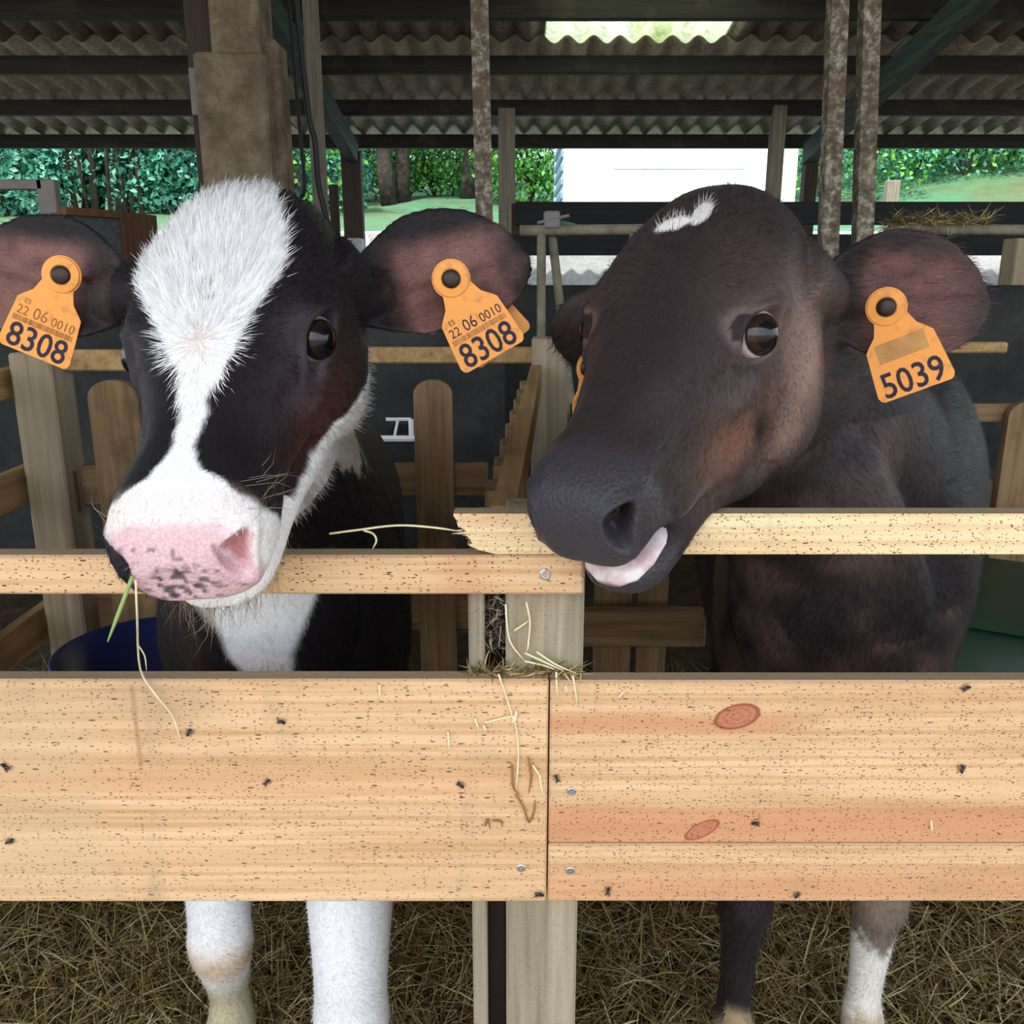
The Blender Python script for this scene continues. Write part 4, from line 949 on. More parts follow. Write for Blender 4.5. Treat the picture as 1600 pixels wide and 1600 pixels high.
BARK = mottled('grey bark', [lin(38,34,31), lin(66,60,52), lin(100,92,80)], 9, .9, .8)
def leaf_material(name):
    M = MT(name, .5, .3); at_ = M.node('ShaderNodeAttribute'); at_.attribute_name = 'coat'; M.col(at_.outputs['Color'])
    tr = M.node('ShaderNodeBsdfTranslucent'); M.l.new(at_.outputs['Color'], tr.inputs[0]); mx = M.node('ShaderNodeMixShader'); mx.inputs[0].default_value = .35
    M.l.new(M.b.outputs[0], mx.inputs[1]); M.l.new(tr.outputs[0], mx.inputs[2]); M.l.new(mx.outputs[0], M.n['Material Output'].inputs[0]); return M.m
LEAF = leaf_material('leaves')
def foliage(parent, blobs, n, size, cols, seed, name='foliage'):
    """pointed leaves scattered through the shells of several ellipsoids: (centre, radii)"""
    n = int(n*1.9); r = np.random.default_rng(seed); vol = np.array([np.prod(b[1]) for b in blobs])**.67; ids = r.choice(len(blobs), n, p=vol/vol.sum())
    c = np.array([b[0] for b in blobs])[ids]; rr = np.array([b[1] for b in blobs])[ids]
    d = r.normal(size=(n,3)); d /= np.linalg.norm(d, axis=1)[:,None]; P = c+d*rr*(r.uniform(.25, 1, n)**.45)[:,None]
    nrm = d*.5+r.normal(size=(n,3))*.6+np.array([0,-.15,.5]); nrm /= np.linalg.norm(nrm, axis=1)[:,None]
    a = np.cross(nrm, r.normal(size=(n,3))); a /= np.linalg.norm(a, axis=1)[:,None]; b = np.cross(nrm, a)
    L = (size*.72*r.uniform(.5, 1.5, n))[:,None]
    V = np.stack([P-a*L*.5, P+b*L*.30+nrm*L*.06, P+a*L*.55-nrm*L*.08, P-b*L*.30+nrm*L*.06], 1).reshape(-1,3)-origin_of(parent)
    me = bpy.data.meshes.new(name); me.from_pydata(V.tolist(), [], (np.arange(n)[:,None]*4+np.arange(4)).tolist())
    ca = me.attributes.new('coat', 'FLOAT_COLOR', 'POINT'); cc = np.array(cols)[r.integers(0, len(cols), n)]*r.uniform(.7, 1.3, (n,1))
    C4 = np.ones((n*4,4)); C4[:,:3] = np.repeat(cc, 4, 0); ca.data.foreach_set('color', C4.ravel()); me.materials.append(LEAF)
    return link(name, me, None, parent)
def bank_z(x, y): return 1.52+.105*(y-9.6)+max(0, y-16)*(.04+.18*float(sstep(2.5, 6, np.array(x))))+max(0, x-3)*.06*float(sstep(11, 17, np.array(y)))
TEAL = [lin(52,128,104), lin(84,160,136), lin(40,96,80), lin(120,184,160)]
GREENS = [lin(64,134,50), lin(110,176,74), lin(48,104,44), lin(140,196,100)]
DEEP = [lin(36,84,64), lin(56,112,88), lin(28,66,50)]
def tree(px, Y, lean, r, h, blobs, n, size, cols, seed, label, vines=0, name='tree'):
    b = at(px, 326, Y); b[2] = bank_z(b[0], Y)-.05; t = thing(name, label, 'tree', b)
    path = [b+np.array([lean*s*s*h+.12*math.sin(seed+5*s), 0, h*s]) for s in np.linspace(0, 1, 9)]
    g = G().tube(path, list(np.linspace(r*1.25, r*.5, 9)), 9)
    for k in range(4):
        s = path[5+k % 3]; g.tube([s, s+np.array([.5*math.cos(k*2.1+seed), .3*math.sin(k*2.1), .5]), s+np.array([1.0*math.cos(k*2.1+seed), .5*math.sin(k*2.1), 1.2])], [r*.4,r*.28,r*.1], 6)
    part('trunk', g, BARK, t, True)
    rg = random.Random(seed)
    for k in range(vines):
        x0 = rg.uniform(-.45, .45); p0 = b+np.array([x0, -.25, 0]); p1 = b+np.array([x0+rg.uniform(-.25,.25), -.1, h*.9])
        part('vine', G().tube([p0, (p0+p1)/2+np.array([rg.uniform(-.1,.1),-.1,0]), p1], rg.uniform(.015,.04), 6), BARK, t, True)
    foliage(t, [(b+np.array(c), np.array(rr)) for c, rr in blobs], n, size, cols, seed)
    return t
crown = lambda z, w, d=1.2: [((0,0,z), (w,d,1.0)), ((w*.6,.2,z-.5), (w*.6,d*.8,.8)), ((-w*.6,-.2,z-.3), (w*.65,d*.8,.9))]
tree(40, 13.0, .05, .10, 3.2, crown(1.5,1.3)+crown(2.6,1.4), 4200, .13, TEAL, 11, 'leafy blue green tree behind the grey metal frame')
tree(150, 13.5, .02, .13, 3.6, crown(3.0,1.4)+[((.9,-.3,1.0),(.5,.5,.8))], 2600, .12, TEAL, 12, 'ivy-hung tree with pale trunk and hanging vines above the wooden crate', 4)
tree(185, 12.6, -.03, .09, 3.6, crown(2.9,1.2)+[((.9,0,1.2),(.7,.6,.9))], 2400, .12, TEAL+DEEP, 13, 'tangle of thin leaning stems and vines beside the concrete pillar', 8)
tree(262, 13.2, .04, .08, 3.0, crown(1.2,.9)+crown(2.3,1.1), 3000, .12, TEAL, 14, 'leafy tree right up against the concrete pillar')
tree(470, 13.6, -.03, .07, 3.0, crown(1.0,.8)+crown(2.2,1.0), 2600, .12, TEAL+GREENS, 15, 'leafy tree behind the hanging cables')
tree(612, 17.0, .03, .125, 4.5, crown(3.0,2.0), 2600, .14, TEAL+DEEP, 16, 'thick dark tree trunk forking at the top of the earth slope')
tree(640, 17.3, -.02, .12, 4.5, crown(3.4,1.8), 1200, .14, TEAL+DEEP, 17, 'thinner dark trunk leaning against the thick forking tree')
tree(738, 17.6, -.14, .13, 4.0, crown(2.8,1.8), 1500, .14, TEAL, 18, 'dark leaning tree trunk behind the rusty pole and grey post')
def shrub(px, Y, w, h, n, cols, seed, label, group=None):
    b = at(px, 326, Y); b[2] = bank_z(b[0], Y); t = thing('shrub', label, 'shrub', b, group)
    g = G(); rg = random.Random(seed)
    for k in range(5): g.tube([b, b+np.array([rg.uniform(-.5,.5)*w, rg.uniform(-.2,.2), h*.8])], [.03,.01], 5)
    part('stem', g, BARK, t)
    foliage(t, [(b+np.array([0,0,h*.5]), np.array([w,w*.6,h*.55])), (b+np.array([w*.5,0,h*.35]), np.array([w*.6,w*.5,h*.4])), (b+np.array([-w*.5,0,h*.4]), np.array([w*.6,w*.5,h*.4]))], n, .12, cols, seed); return t
shrub(680, 18.6, 1.3, 1.7, 2600, GREENS, 31, 'bright yellow green shrub between the two dark trunks')
shrub(830, 16.5, 1.0, 2.4, 2400, GREENS, 32, 'bright green bush at the edge of the white shed')
shrub(560, 18.5, 1.2, 2.2, 1800, TEAL+GREENS, 33, 'blue green bush behind the dark barn post')
shrub(500, 15.2, .8, 1.6, 1500, DEEP+TEAL, 34, 'dark green bush at the foot of the tree behind the cables')
for k, (px, Y) in enumerate(((-60,17),(90,17.5),(230,17),(330,16.5),(430,19),(560,20.5),(650,21),(720,20.2),(790,21),(1250,21))):
    shrub(px, Y, 1.9, 3.4, 1700, DEEP+TEAL, 40+k, 'tall dark bush in the woodland edge behind the trees', 'bushes along the woodland edge')
for k, (px, Y) in enumerate(((1280,16),(1350,17),(1425,17.5),(1500,17),(1570,17.5),(1640,17),(1460,22),(1340,22.5),(1580,23))):
    shrub(px, Y, 1.7, 2.4, 1700, TEAL+GREENS, 60+k, 'rounded bush growing on the grassy bank beyond the shed', 'bushes on the grassy bank')
p = at(1394, 300, 10.6); single('fence_post', G().box((p[0]-.07, 10.55, 1.5), (p[0]+.07, 10.68, at(1394,282,10.6)[2]), .01), BARN_POST, 'short grey post standing on the grassy bank', 'post')
for k, (px, Y) in enumerate(((10,12.2),(285,12.6))):
    shrub(px, Y, .85, 1.5, 1500, TEAL, 80+k, 'low blue green bush in front of the ivy-hung stems', 'low bushes before the stems')
# foliage hugging the eave line from trees growing over the roof edge
# ================================================================ odds and ends in the barn
f = thing('metal_frame', 'grey square steel frame beside the wooden crate', 'frame', (at(60, 330, 4.2)[0], 4.2, 0))
lo, hi = prect(-80, 280, 63.8, 296, 4.2, .05); part('crossbar', G().box(lo, hi, .004), GREYM, f)
lo, hi = prect(64, 280, 84, 350, 4.2, .05); part('upright', G().box((lo[0], 4.2, 0), hi, .004), GREYM, f)
CRATE = wood('brown crate board', lin(70,46,32), lin(112,78,52), axis=2, dirt=.5); CRATE2 = wood('grey crate board', lin(50,54,56), lin(84,88,88), axis=0, dirt=.5)
cr = thing('crate', 'open wooden crate with a grey front and brown side behind the ear', 'crate', (at(160, 360, 3.9)[0], 3.9, .98))
a, b, c_ = at(92, 346, 3.75), at(176, 330, 4.0), at(236, 350, 4.3)
def wallbox(p, q, z0, z1, th):
    d = unit((q-p)*np.array([1,1,0])); n = np.array([d[1],-d[0],0])*th
    return G().loft([[p*np.array([1,1,0])+np.array([0,0,z0]), p*np.array([1,1,0])+n+np.array([0,0,z0]), p*np.array([1,1,0])+n+np.array([0,0,z1]), p*np.array([1,1,0])+np.array([0,0,z1])],
                     [q*np.array([1,1,0])+np.array([0,0,z0]), q*np.array([1,1,0])+n+np.array([0,0,z0]), q*np.array([1,1,0])+n+np.array([0,0,z1]), q*np.array([1,1,0])+np.array([0,0,z1])]])
zt = b[2]; part('front_panel', wallbox(a, b, .98, zt-.03, .03), CRATE2, cr); part('side_panel', wallbox(b, c_, .98, zt, .03), CRATE, cr)
part('top_edge', wallbox(a+np.array([0,-.006,0]), b+np.array([0,-.006,0]), zt-.03, zt+.0, .05), CRATE, cr)
d_ = a+(c_-b); part('side_panel', wallbox(d_, a, .98, zt-.02, .03), CRATE, cr); part('back_panel', wallbox(c_, d_, .98, zt-.02, .03), CRATE, cr)
single('support_block', G().box((a[0]-.3, 3.7, 0), (c_[0]+.1, 4.5, .98), .01), DARK_WALL, 'dark concrete base under the wooden crate', 'block')
BLACKR = plain('black cable rubber', (.012,.012,.014), .5, .1)
for k, (x0, x1, x2, y2, lab) in enumerate(((455, 492, 515, 360, 'thick black cable hanging beside the concrete pillar'), (448, 470, 470, 310, 'thin blue black cable hanging close to the pillar'))):
    pts = [at(x0, 70, 4.3+.1*k), at((x0+x1)/2+5, 150, 4.3+.1*k), at(x1, 220, 4.3+.1*k), at(x1+6, 290, 4.3+.1*k), at(x2, y2, 4.3+.1*k)]
    pts[0][2] = roof_z(4.3)-.11
    q = cat_rom(np.linspace(0, 4, 17), np.arange(5), np.array(pts)); q = np.vstack([q, [[q[-1][0]+.02, q[-1][1], 0.0]]]); single('cable', G().tube(q, .014-.005*k, 8), BLACKR, lab, 'cable', smooth=True)
lo, hi = prect(517, 288, 527, 365, 4.6, .03); single('stake', G().box((lo[0], 4.6, 0), hi, .003), DARK_POST, 'thin black stake standing under the cables', 'stake')
lo, hi = prect(490, 90, 499, 340, 5.0, .05); single('batten', G().box((lo[0], 5.0, 0), (hi[0], 5.05, roof_z(5.0)-.12), .003), BARN_POST, 'narrow grey batten standing between the cables', 'batten')
lo, hi = prect(536, 372, 563, 402, 8.0, .25); single('stone_block', G().box((lo[0], 8.0, 0), hi, .01), PALE_WALL, 'white painted block in front of the dark barn post', 'block')
BLUET = plain('bright blue plastic sheet', lin(30,130,230), .4, .15)
lo, hi = prect(690, 337, 752, 349, 10.2, .5); single('tarpaulin', G().box((lo[0], 10.2, bank_z(-.6,10.2)-.05), hi, .03), BLUET, 'bright blue plastic sheet lying on the bank', 'tarpaulin')
# made-up white frame standing in for an unclear bright object between calf and picket
tr = thing('standin', 'small white frame standing in for an unclear bright object low behind the round-topped picket', 'standin', at(622, 690, 2.9)*np.array([1,1,0]))
WHITEP = plain('white trough rim', (.85,.86,.88), .4, .05)
a = at(603, 655, 2.9); b = at(642, 655, 2.9); zz = at(620, 685, 2.9)[2]
part('rim', G().tube([a, b], .006, 6).tube([b, np.array([b[0], b[1], zz])], .009, 6).tube([np.array([a[0]-.02, a[1], zz]), np.array([b[0]+.02, b[1], zz])], .011, 6).tube([at(622,655,2.9), at(616,684,2.9)], .005, 6), WHITEP, tr)
part('basin', G().box((a[0]-.03, 2.9, .0), (b[0]+.03, 3.2, zz), .02), DARK_WALL, tr)
# blue bucket and green tub
BLUEB = plain('blue plastic bucket', lin(14,30,84), .35, .12, 4, .5)
bc = at(228, 1012, 1.86); bk = thing('bucket', 'blue plastic bucket standing in the straw by the pen post', 'bucket', (bc[0], bc[1], .03))
def ring(c, r, z, n=36): return [(c[0]+r*math.cos(t), c[1]+r*math.sin(t), z) for t in np.linspace(0, 2*math.pi, n, endpoint=False)]
zt = .335; part('pail', G().loft([ring(bc,.15,.03), ring(bc,.19,zt), ring(bc,.184,zt), ring(bc,.145,.04)]), BLUEB, bk, True)
part('rim', G().tube(ring(bc,.192,zt-.004)+[ring(bc,.192,zt-.004)[0]], .006, 8), BLUEB, bk, True)
part('handle', G().tube([(bc[0]+.195*math.cos(t), bc[1]-.10*math.sin(t)*.9-.02, zt-.02-.08*math.sin(t)) for t in np.linspace(0, math.pi, 15)], .003, 6), GREYM, bk, True)
GREENT = plain('green plastic tub', lin(14,62,42), .4, .3, 3, .5)
tc = at(1545, 1000, 1.75); tb = thing('tub', 'dark green plastic feed tub beside the dark brown calf', 'tub', (tc[0]+.10, tc[1], .03))
def rrect(cx, cy, hx, hy, z, rot, n=8, r=.05):
    P = []
    for (sx, sy, a0) in ((1,1,0),(-1,1,90),(-1,-1,180),(1,-1,270)):
        for k in range(n):
            t = rad(a0+90*k/(n-1)); P.append((sx*(hx-r)+r*math.cos(t), sy*(hy-r)+r*math.sin(t)))
    c, s = math.cos(rot), math.sin(rot); return [(cx+x*c-y*s, cy+x*s+y*c, z) for x, y in P]
cx_, cy_ = tc[0]+.10, tc[1]
part('basin', G().loft([rrect(cx_,cy_,.17,.15,.03,-.5), rrect(cx_,cy_,.22,.20,.50,-.5), rrect(cx_,cy_,.214,.194,.50,-.5), rrect(cx_,cy_,.165,.145,.05,-.5)]), GREENT, tb, True)
part('rim', G().loft([rrect(cx_,cy_,.224,.204,.485,-.5), rrect(cx_,cy_,.240,.220,.485,-.5), rrect(cx_,cy_,.240,.220,.505,-.5), rrect(cx_,cy_,.215,.195,.505,-.5)], True), GREENT, tb)
# ================================================================ ear tags
def surf(data, px, py, rpx=7):
    V = data['V']; d = V-CAMP; t = d @ AF; x = 800+FPX*(d @ AX)/t; y = 800-FPX*(d @ AU)/t
    m = np.where(np.hypot(x-px, y-py) < rpx)[0]
    if len(m) == 0: return att(px, py, .85)
    tm = np.min(t[m]); return att(px, py, tm)
TAGM = MT('orange tag plastic', .45, .4); TAGM.col(TAGM.mix(TAGM.smooth(TAGM.noise(TAGM.coords(), 90, 4), .52, .75), (*lin(240,158,66),1), (*lin(206,134,60),1)))
TAGM.b.inputs['Subsurface Weight'].default_value = .0
TAGM = TAGM.m; INK = plain('dark tag ink', lin(42,30,52), .6, .3, 80); INK2 = plain('worn brown tag ink', lin(150,104,60), .7, .3, 80); STUD = plain('dark tag stud', lin(48,36,32), .35, .3, 60)
TK = 1.13
def outline():
    P = [(16*math.cos(t), 16*math.sin(t)) for t in np.linspace(rad(-35), rad(215), 22)]
    P += [(-15,-15), (-17,-20), (-23,-26), (-26.5,-30), (-28.5,-50), (-30,-68)]
    P += [(-28.5,-71.5), (-26,-73), (26,-73), (28.5,-71.5), (30,-68), (28.5,-50), (26.5,-30), (23,-26), (17,-20), (15,-15)]
    return [(x*.001*TK, y*.001*TK) for x, y in P]
def text_mesh(body, size, x, y, z, sx=1.0, bold=.0):
    cu = bpy.data.curves.new('txt', 'FONT'); cu.body = body; cu.size = size*.001*TK; cu.align_x = 'CENTER'; cu.extrude = .00012; cu.offset = bold*.001; cu.resolution_u = 3
    o = bpy.data.objects.new('txt', cu); COL.objects.link(o); dg = bpy.context.evaluated_depsgraph_get(); dg.update()
    me = bpy.data.meshes.new_from_object(o.evaluated_get(dg)); bpy.data.objects.remove(o, do_unlink=True)
    V = np.empty(len(me.vertices)*3); me.vertices.foreach_get('co', V); V = V.reshape(-1,3); V[:,0] = V[:,0]*sx+x*.001*TK; V[:,1] += y*.001*TK; V[:,2] += z
    g = G(); g.add(V, [tuple(p.vertices) for p in me.polygons]); bpy.data.meshes.remove(me); return g
def ear_tag(stud, down_px, normal, number, full, label, scale=1.0, worn=False, back=False):
    """stud: world point; down: direction of the tag's hanging axis; normal: facing direction"""
    n = unit(normal); dn = unit(np.array(down_px)-n*np.dot(down_px, n)); up = -dn; x = np.cross(up, n)
    t = thing('ear_tag', label, 'ear tag', stud); R = Matrix((tuple(x), tuple(up), tuple(n))).transposed()
    t.rotation_euler = R.to_euler(); t.scale = (scale,)*3
    def pt(name, g, mat, lab=None, smooth=False, par=None):
        m = mesh_of(name, g.v, g.f); fix_normals(m); o = link(name, m, mat, par or t, smooth=smooth)
        if lab: o['label'] = lab
        return o
    ol = outline()
    plate = pt('plate', G().prism(ol, 0, .0016, (0,1,2)), TAGM)
    a = np.linspace(0, 2*math.pi, 28, endpoint=False); rg = lambda r, z: [(r*.001*TK*math.cos(k), r*.001*TK*math.sin(k), z) for k in a]
    pt('collar', G().loft([rg(15,.0014), rg(14.5,.0034), rg(8.5,.0040), rg(8.0,.0030)]), TAGM, smooth=False)
    pt('stud', G().loft([rg(7.8,.0016), rg(7.6,.0042), rg(6,.0054), rg(3,.0060), rg(1.2,.0061)]), STUD, 'dark round stud', True)
    cb, sb_ = math.cos(rad(9)), math.sin(rad(9))
    if back: pt('back_plate', G().prism([(x_*cb-y_*sb_, x_*sb_+y_*cb) for x_, y_ in ol], -.0445, -.043, (0,1,2)), TAGM)
    pt('shaft', G().loft([rg(3.2,.001), rg(3.2,-.040), rg(2.2,-.044)]), TAGM)
    g = text_mesh(number, 29, 0, -70.5, .0018, .86, .35); pt('number', g, INK, 'large dark number')
    if full:
        g2 = text_mesh('06', 14, -4.5, -43, .0018, .9); g3 = text_mesh('0010', 11, 14.5, -43, .0018, .9); g4 = text_mesh('ES', 6, -17.5, -33, .0018, 1)
        gg = text_mesh('22', 11, -19, -43, .0018, .9)
        for q in (g2, g3, g4): gg.add(q.v, q.f)
        pt('small_print', gg, INK2 if worn else INK)
        rng = random.Random(5); b = G(); xx = -25.0
        while xx < 25:
            w = rng.choice((.35,.6,.9)); b.box((xx*.001*TK, -49.2*.001*TK, .0016), ((xx+w)*.001*TK, -44.6*.001*TK, .0019)); xx += w+rng.choice((.35,.55,.8))
        pt('barcode', b, INK2)
    else:
        b = G(); 
        pt('worn_print', b.box((-.022,-.048,.0016), (.022,-.030,.00175)), plain('worn brown patch', lin(188,140,84), .7, .2, 60))
    return t
toW1, toH1 = data1['toW'], data1['toH']
sp_ = surf(data1, 705, 436)
ear_tag(CAMP+(sp_-CAMP)*.962, AX*.475-AU*.88-AF*.16, (.02,-.97,.06), '8308', True, 'orange ear tag 8308 in the calf ear beside the grey pole', 1.0, back=True)
sp_ = surf(data1, 97, 430); 
ear_tag(CAMP+(sp_-CAMP)*.962, -AX*.36-AU*.93-AF*.16, (.10,-.97,.06), '8308', True, 'orange ear tag 8308 with its top tucked behind ear hair, near the crate', .98, True)
sp_ = surf(data2, 1385, 480)
ear_tag(CAMP+(sp_-CAMP)*.962, AX*.27-AU*.96-AF*.16, (-.42,-.88,.04), '5039', False, 'worn orange ear tag 5039 in the ear of the dark brown calf', 1.04, True)
sp_ = e4['base']+e4['d']*e4['L']*.75+np.array([-.012,-.01,-.02])
ear_tag(att(918, 575, .93), AX*.1-AU*.98, (-.75,-.5,.1), '5039', False, 'orange ear tag mostly hidden behind the face of the dark brown calf', .9, True)

# ================================================================ straw
STRAW_COLS = [lin(196,176,112), lin(222,204,150), lin(164,140,84), lin(120,100,58), lin(206,190,128)]
def straw_bed(name, n, x0, x1, y0, y1, z0, z1, lmin, lmax, seed, cols, width=.0011, lift=(0,.35), parent=None, zfun=None):
    r = np.random.default_rng(seed); P = np.column_stack([r.uniform(x0,x1,n), r.uniform(y0,y1,n), r.uniform(z0,z1,n)])
    if zfun is not None: P[:,2] += zfun(P)
    a = r.uniform(0, 2*math.pi, n); D = np.column_stack([np.cos(a), np.sin(a), 0*a]); N_ = np.tile([0,-.25,.97], (n,1))+r.normal(size=(n,3))*.25; N_ /= np.linalg.norm(N_, axis=1)[:,None]
    cc = np.array(cols)[r.integers(0, len(cols), n)]*r.uniform(.6, 1.15, (n,1))
    o = strands(P, N_, D, r.uniform(lmin, lmax, n), np.full(n, width)*r.uniform(.6,1.5,n), cc, r.uniform(*lift), r, .25, FUR, name, parent, np.zeros(3) if parent is None else origin_of(parent)); return o
floor_z = lambda P: .02+.015*vnoise(np.column_stack([P[:,:2], 0*P[:,0]]), 4.0, 3)
o = straw_bed('straw_bedding', 52000, -1.3, 1.3, .9, 2.3, .0, .05, .03, .13, 70, [c*.72 for c in STRAW_COLS]+[lin(112,92,50), lin(84,66,38), lin(150,118,66)], .00095, (0,.3), None, floor_z)
tag(o, 'tangled brown straw bedding covering the pen floor', 'straw', kind='stuff')
def straw(pts, r, c, label, group=None, flat=False):
    q = cat_rom(np.linspace(0, len(pts)-1, (len(pts)-1)*4+1), np.arange(len(pts)), np.array(pts))
    rr = np.full(len(q), r); rr[-3:] *= (.8,.6,.3)
    return single('straw_stalk', G().tube(q, list(rr), 5), STRAWM if c is None else c, label, 'straw', group, base=np.array(pts[0]), smooth=True)
STRAWM = plain('pale straw', lin(234,222,182), .6, .2, 40); GREENS_ = plain('green grass blade', lin(142,168,98), .55, .2, 30)
def on_face(x, y, d=.0025): return at(x, y, YF-d)
m0 = surf(data1, 207, 900)
straw([m0, m0*.5+.5*(at(168,1003,m0[1]-.005)), at(168,1003,m0[1]-.01)], .0016, GREENS_, 'green grass blade hanging from the mouth of the black and white calf')
m1 = surf(data1, 212, 905)
straw([m1, at(214,960,m1[1]+.01), at(219,1045,.735), at(243,1085,.742), at(270,1120,.744), at(285,1165,.746)], .0009, STRAWM, 'long pale stalk hanging from the calf mouth down over the board')
straw([at(216,1008,.71), at(226,1025,.712), at(229,1048,.714)], .0006, STRAWM, 'tiny stalk fork hanging beside the long stalk under the calf mouth')
straw([at(515,834,.775), at(560,828,.772), at(620,821,.77), at(675,824,.768), at(724,831,.766)], .0011, STRAWM, 'pale stalk stretched from the calf to the splintered rail end')
straw([at(568,829,.772), at(583,834,.771), at(588,845,.77), at(582,858,.769)], .0010, STRAWM, 'short curled stalk hanging off the stretched stalk')
GRP = 'straw stuck on the pen front'
pieces = [[(790,944,.768),(793,985,.768),(800,1008,.768),(820,1033,.766)], [(822,940,.769),(828,970,.769),(826,1000,.769),(824,1018,.768)], [(804,985,.7685),(826,970,.7685)],
 [(820,1033,.766),(850,1040,.765),(872,1048,.762)], [(869,1050,.747),(870,1070,.747),(871,1088,.747)], [(895,1056,.747),(899,1080,.747),(902,1104,.747)], [(884,1071,.747),(886,1082,.747)],
 [(779,1053,.746),(790,1085,.747),(800,1118,.747),(806,1135,.747),(810,1180,.747),(806,1235,.747)], [(757,1129,.747),(785,1122,.747),(812,1117,.747)], [(742,1122,.747),(748,1140,.747)], [(755,1133,.747),(760,1142,.747)],
 [(806,1110,.747),(805,1130,.747)], [(808,1112,.746),(800,1130,.747)], [(593,1070,.747),(594,1090,.747)], [(700,1143,.747),(702,1172,.747)], [(1455,1282,.747),(1456,1300,.747)], [(832,1195,.747),(846,1215,.747)], [(843,1212,.747),(849,1245,.747)],
 [(966,1090,.747),(976,1078,.747)], [(820,1020,.762),(850,1034,.760),(880,1048,.757)], [(838,1018,.763),(868,1038,.760),(900,1052,.757)]]
PL = ['long bent stalk lying against the post face', 'straight stalk lying on the post beside the bent one', 'short slanting stalk crossing between two stalks on the post', 'stalk running along the top of the board from the post foot',
 'straight bit of straw hanging over the board edge below the post', 'thin stalk hanging over the board edge right of the post', 'tiny bit of straw between the two stalks hanging over the board edge', 'longest stalk running down the wide board beside the joint',
 'pale stalk lying across the longest stalk on the board', 'short brown splinter of straw left of the crossed stalks', 'second short splinter of straw left of the crossed stalks', 'short straw standing in the middle of the crossed stalks', 'slanted short straw in the middle of the crossed stalks',
 'tiny straw on the board below the white chest of the calf', 'short thin straw on the board left of the crossed stalks', 'small white straw on the red band of the knotted board', 'thin straw above the wet curls near the board joint', 'thin straw beside the joint reaching down past the wet curls',
 'tiny slanted straw on the knotted board near its top edge', 'upper of two stalks lying in the chaff at the post foot', 'lower of two stalks lying in the chaff at the post foot']
for q, lab in zip(pieces, PL):
    straw([at(*p) for p in q] if len(q) > 2 else [at(*q[0]), (at(*q[0])+at(*q[1]))/2+np.array([0,-.0005,0]), at(*q[1])], .0010, STRAWM, lab, GRP)
wet = plain('brown wet straw', lin(150,112,70), .6, .2, 30)
WL = ('short wet straw beside the long stalk on the board', 'upright wet straw close to the board joint', 'hooked wet straw hanging lowest near the board joint', 'small bent wet straw left of the hooked one', 'tiny angular wet straw left of the hooked one')
for wlab, q in zip(WL, ([(800,1195,.7475),(802,1230,.7475),(812,1242,.7475)], [(826,1185,.7475),(830,1215,.7475),(826,1240,.7475)], [(806,1242,.7475),(818,1262,.7475),(826,1285,.7475),(834,1270,.7475),(836,1250,.7475)], [(758,1290,.7475),(762,1280,.7475),(766,1296,.7475)], [(770,1282,.7475),(783,1284,.7475),(784,1292,.7475)])):
    straw([at(*p) for p in q], .0011, wet, wlab, 'wet straw curls on the board')
# hay stuffed between post and batten, chaff on board top
hay = straw_bed('hay_tuft', 420, at(760,1000,.79)[0], at(786,1000,.79)[0], .785, .82, .80, .875, .012, .035, 80, [lin(176,162,136), lin(140,124,100), lin(96,82,66), lin(200,188,160)], .0006, (.2,.9), None)
tag(hay, 'tuft of dry hay stuffed between the post and its batten', 'hay', kind='stuff')
hay = straw_bed('hay_tuft', 240, at(735,1050,.79)[0], at(905,1050,.79)[0], .756, .772, zb1+.001, zb1+.004, .008, .024, 81, STRAW_COLS+[lin(110,92,66)], .0007, (.0,.2), None)
tag(hay, 'loose chaff lying along the top edge of the wide board', 'hay', kind='stuff')
p = at(1455, 352, 3.3); hay = straw_bed('hay_tuft', 700, p[0]-.16, p[0]+.20, 3.28, 3.32, p[2]-.01, p[2]+.03, .03, .09, 82, STRAW_COLS, .0016, (.0,.5), None)
tag(hay, 'pile of dusty chaff lying on the feed rail', 'hay', kind='stuff')

# ================================================================ flies on the boards
FLYB = plain('fly body', lin(30,24,26), .4, .3, 200); FLYW = plain('smoky fly wing', lin(96,84,80), .3, .2, 90)
def fly(x, y, ang, s, label):
    p = at(x, y, YF-.0018); t = thing('fly', label, 'fly', p, 'flies on the wide boards')
    t.rotation_euler = (0, ang, 0)
    def pt(nm, g, m, sm=True):
        me = mesh_of(nm, g.v, g.f); fix_normals(me); link(nm, me, m, t, smooth=sm)
    def ell(c, r, n=8):
        return [[(c[0]+r[0]*math.cos(v), c[1]+r[1]*math.sin(v)*math.cos(h), c[2]+r[2]*math.sin(v)*math.sin(h)) for h in np.linspace(0, 2*math.pi, n, endpoint=False)] for v in np.linspace(.12, math.pi-.12, 6)]
    pt('abdomen', G().loft(ell((-.0016*s,0,0), (.0024*s,.0013*s,.0014*s))), FLYB); pt('thorax', G().loft(ell((.0012*s,0,0), (.0014*s,.0012*s,.0012*s))), FLYB); pt('head', G().loft(ell((.0029*s,0,0), (.0008*s,.0009*s,.0010*s))), FLYB)
    for sg in (1,-1):
        w = [(.001*s,-.0011*s,sg*.0003*s), (-.002*s,-.0015*s,sg*.0022*s), (-.0042*s,-.0012*s,sg*.0024*s), (-.0038*s,-.0013*s,sg*.0008*s)]
        pt('wing', G().add(w+[(a,b-.0001,c) for a,b,c in w], [(0,1,2,3),(7,6,5,4),(0,4,5,1),(1,5,6,2),(2,6,7,3),(3,7,4,0)]), FLYW, False)
        for k in (-1,0,1): pt('leg', G().tube([(.0012*s+k*.0006*s,.0004*s,sg*.0008*s), (.0012*s+k*.0016*s,.0008*s,sg*.0024*s), (.0012*s+k*.0022*s,.0017*s,sg*.0034*s)], .00016*s, 4), FLYB)
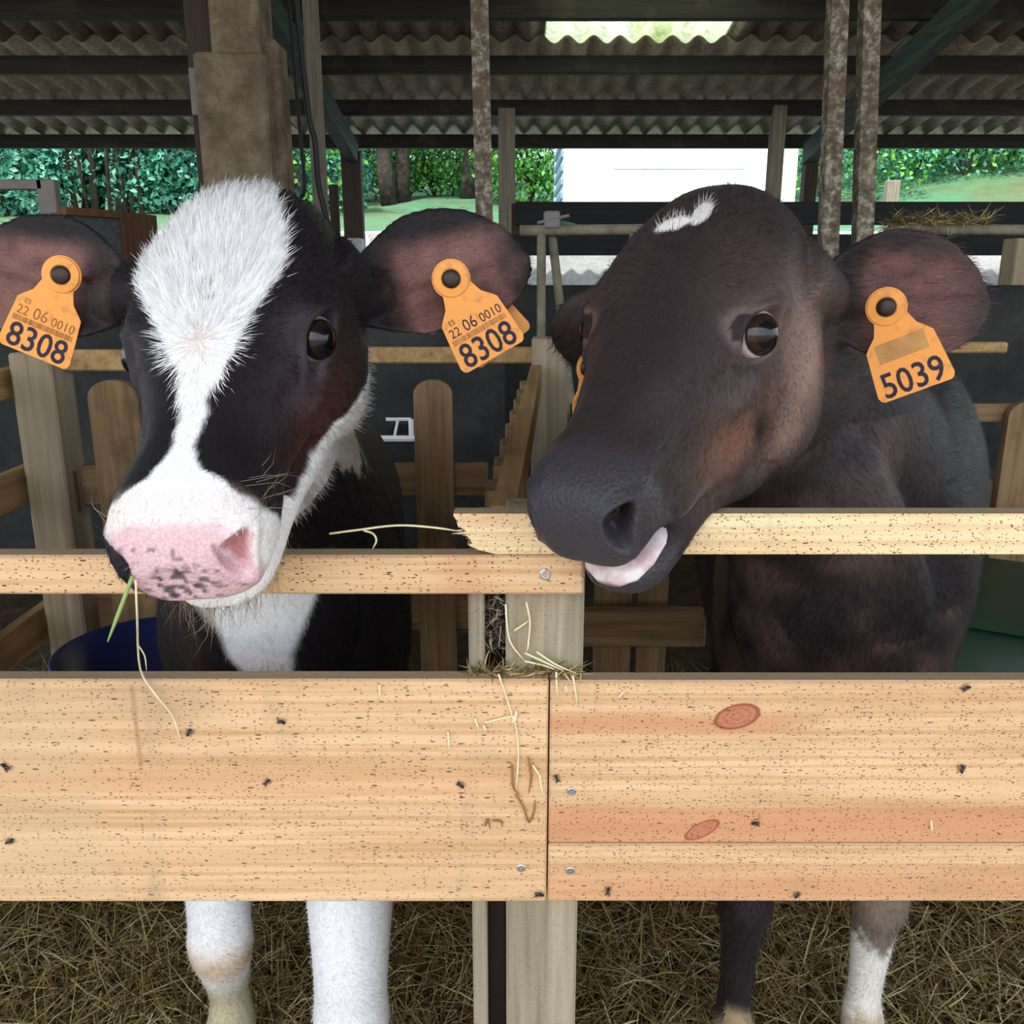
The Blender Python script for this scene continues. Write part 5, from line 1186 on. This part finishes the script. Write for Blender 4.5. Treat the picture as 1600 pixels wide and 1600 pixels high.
FL = (((440,1128),'fly high on the plain board under the white chest'), ((295,1145),'fly next to the tip of the long hanging stalk'), ((8,1198),'upper fly at the far end of the plain board'), ((417,1222),'fly in the reddish streak of the plain board'), ((720,1227),'fly on the plain board left of the wet straw curls'),
 ((14,1315),'lower fly at the far end of the plain board'), ((870,1216),'fly just above the upper screw by the board joint'), ((1510,1075),'fly at the top edge of the knotted board'), ((1503,1202),'fly in the pale middle of the knotted board'), ((1180,1287),'fly on the red band beside the lower knot'),
 ((950,1392),'fly at the bottom edge near the screw of the lower plank'), ((843,1398),'fly at the bottom corner of the plain board by the joint'), ((1245,1399),'fly at the bottom edge of the lower plank far from the screws'))
for i, ((x, y), lab) in enumerate(FL): fly(x, y, 1.7*i+.4, 1.05+.1*(i % 3), lab)

# ================================================================ chin hair and whiskers
def whiskers(data, cf, root, sel, n, lmin, lmax, dirs, col, width, lift, curl, seed, name):
    H, V, N = data['H'], data['V'], data['N']; r = np.random.default_rng(seed); idx = np.where(sel(H, N, V))[0]
    if len(idx) == 0: return
    pick = r.choice(idx, n); D = np.tile(np.array(dirs, float), (n,1)) if not callable(dirs) else dirs(H[pick], N[pick])
    cc = np.array(col)[None]*r.uniform(.7, 1.2, (n,1))
    o = strands(V[pick]+r.normal(size=(n,3))*.0015, N[pick], D, r.uniform(lmin, lmax, n), np.full(n, width), cc, lift, r, curl, FUR, name, root, data['off']); o['kind'] = 'stuff'
hd = lambda H: (H[:,0] > 0) & (H[:,0] < 42) & (np.abs(H[:,1]) < 9)
whiskers(data1, calf1, root1, lambda H,N,V: hd(H) & (H[:,0] > 30) & (H[:,2] < -9.0) & (N[:,2] < .1), 1700, .016, .050, (0.05,-.25,-1), lin(196,182,158), .00022, .8, .35, 5, 'chin_hair')
sideD = lambda H, N: N+np.column_stack([.6*np.sign(H[:,1]), 0*H[:,0], .25+0*H[:,0]])
whiskers(data1, calf1, root1, lambda H,N,V: hd(H) & (H[:,0] > 29) & (H[:,0] < 35) & (np.abs(H[:,1]) > 4.2) & (H[:,2] > -6) & (H[:,2] < -1), 46, .025, .055, sideD, lin(190,178,160), .00018, .7, .3, 6, 'whisker')
whiskers(data2, calf2, root2, lambda H,N,V: hd(H) & (H[:,0] > 28) & (H[:,2] < -9.5), 160, .006, .016, (-.1,.1,-1), lin(90,80,80), .0002, .8, .3, 7, 'chin_hair')
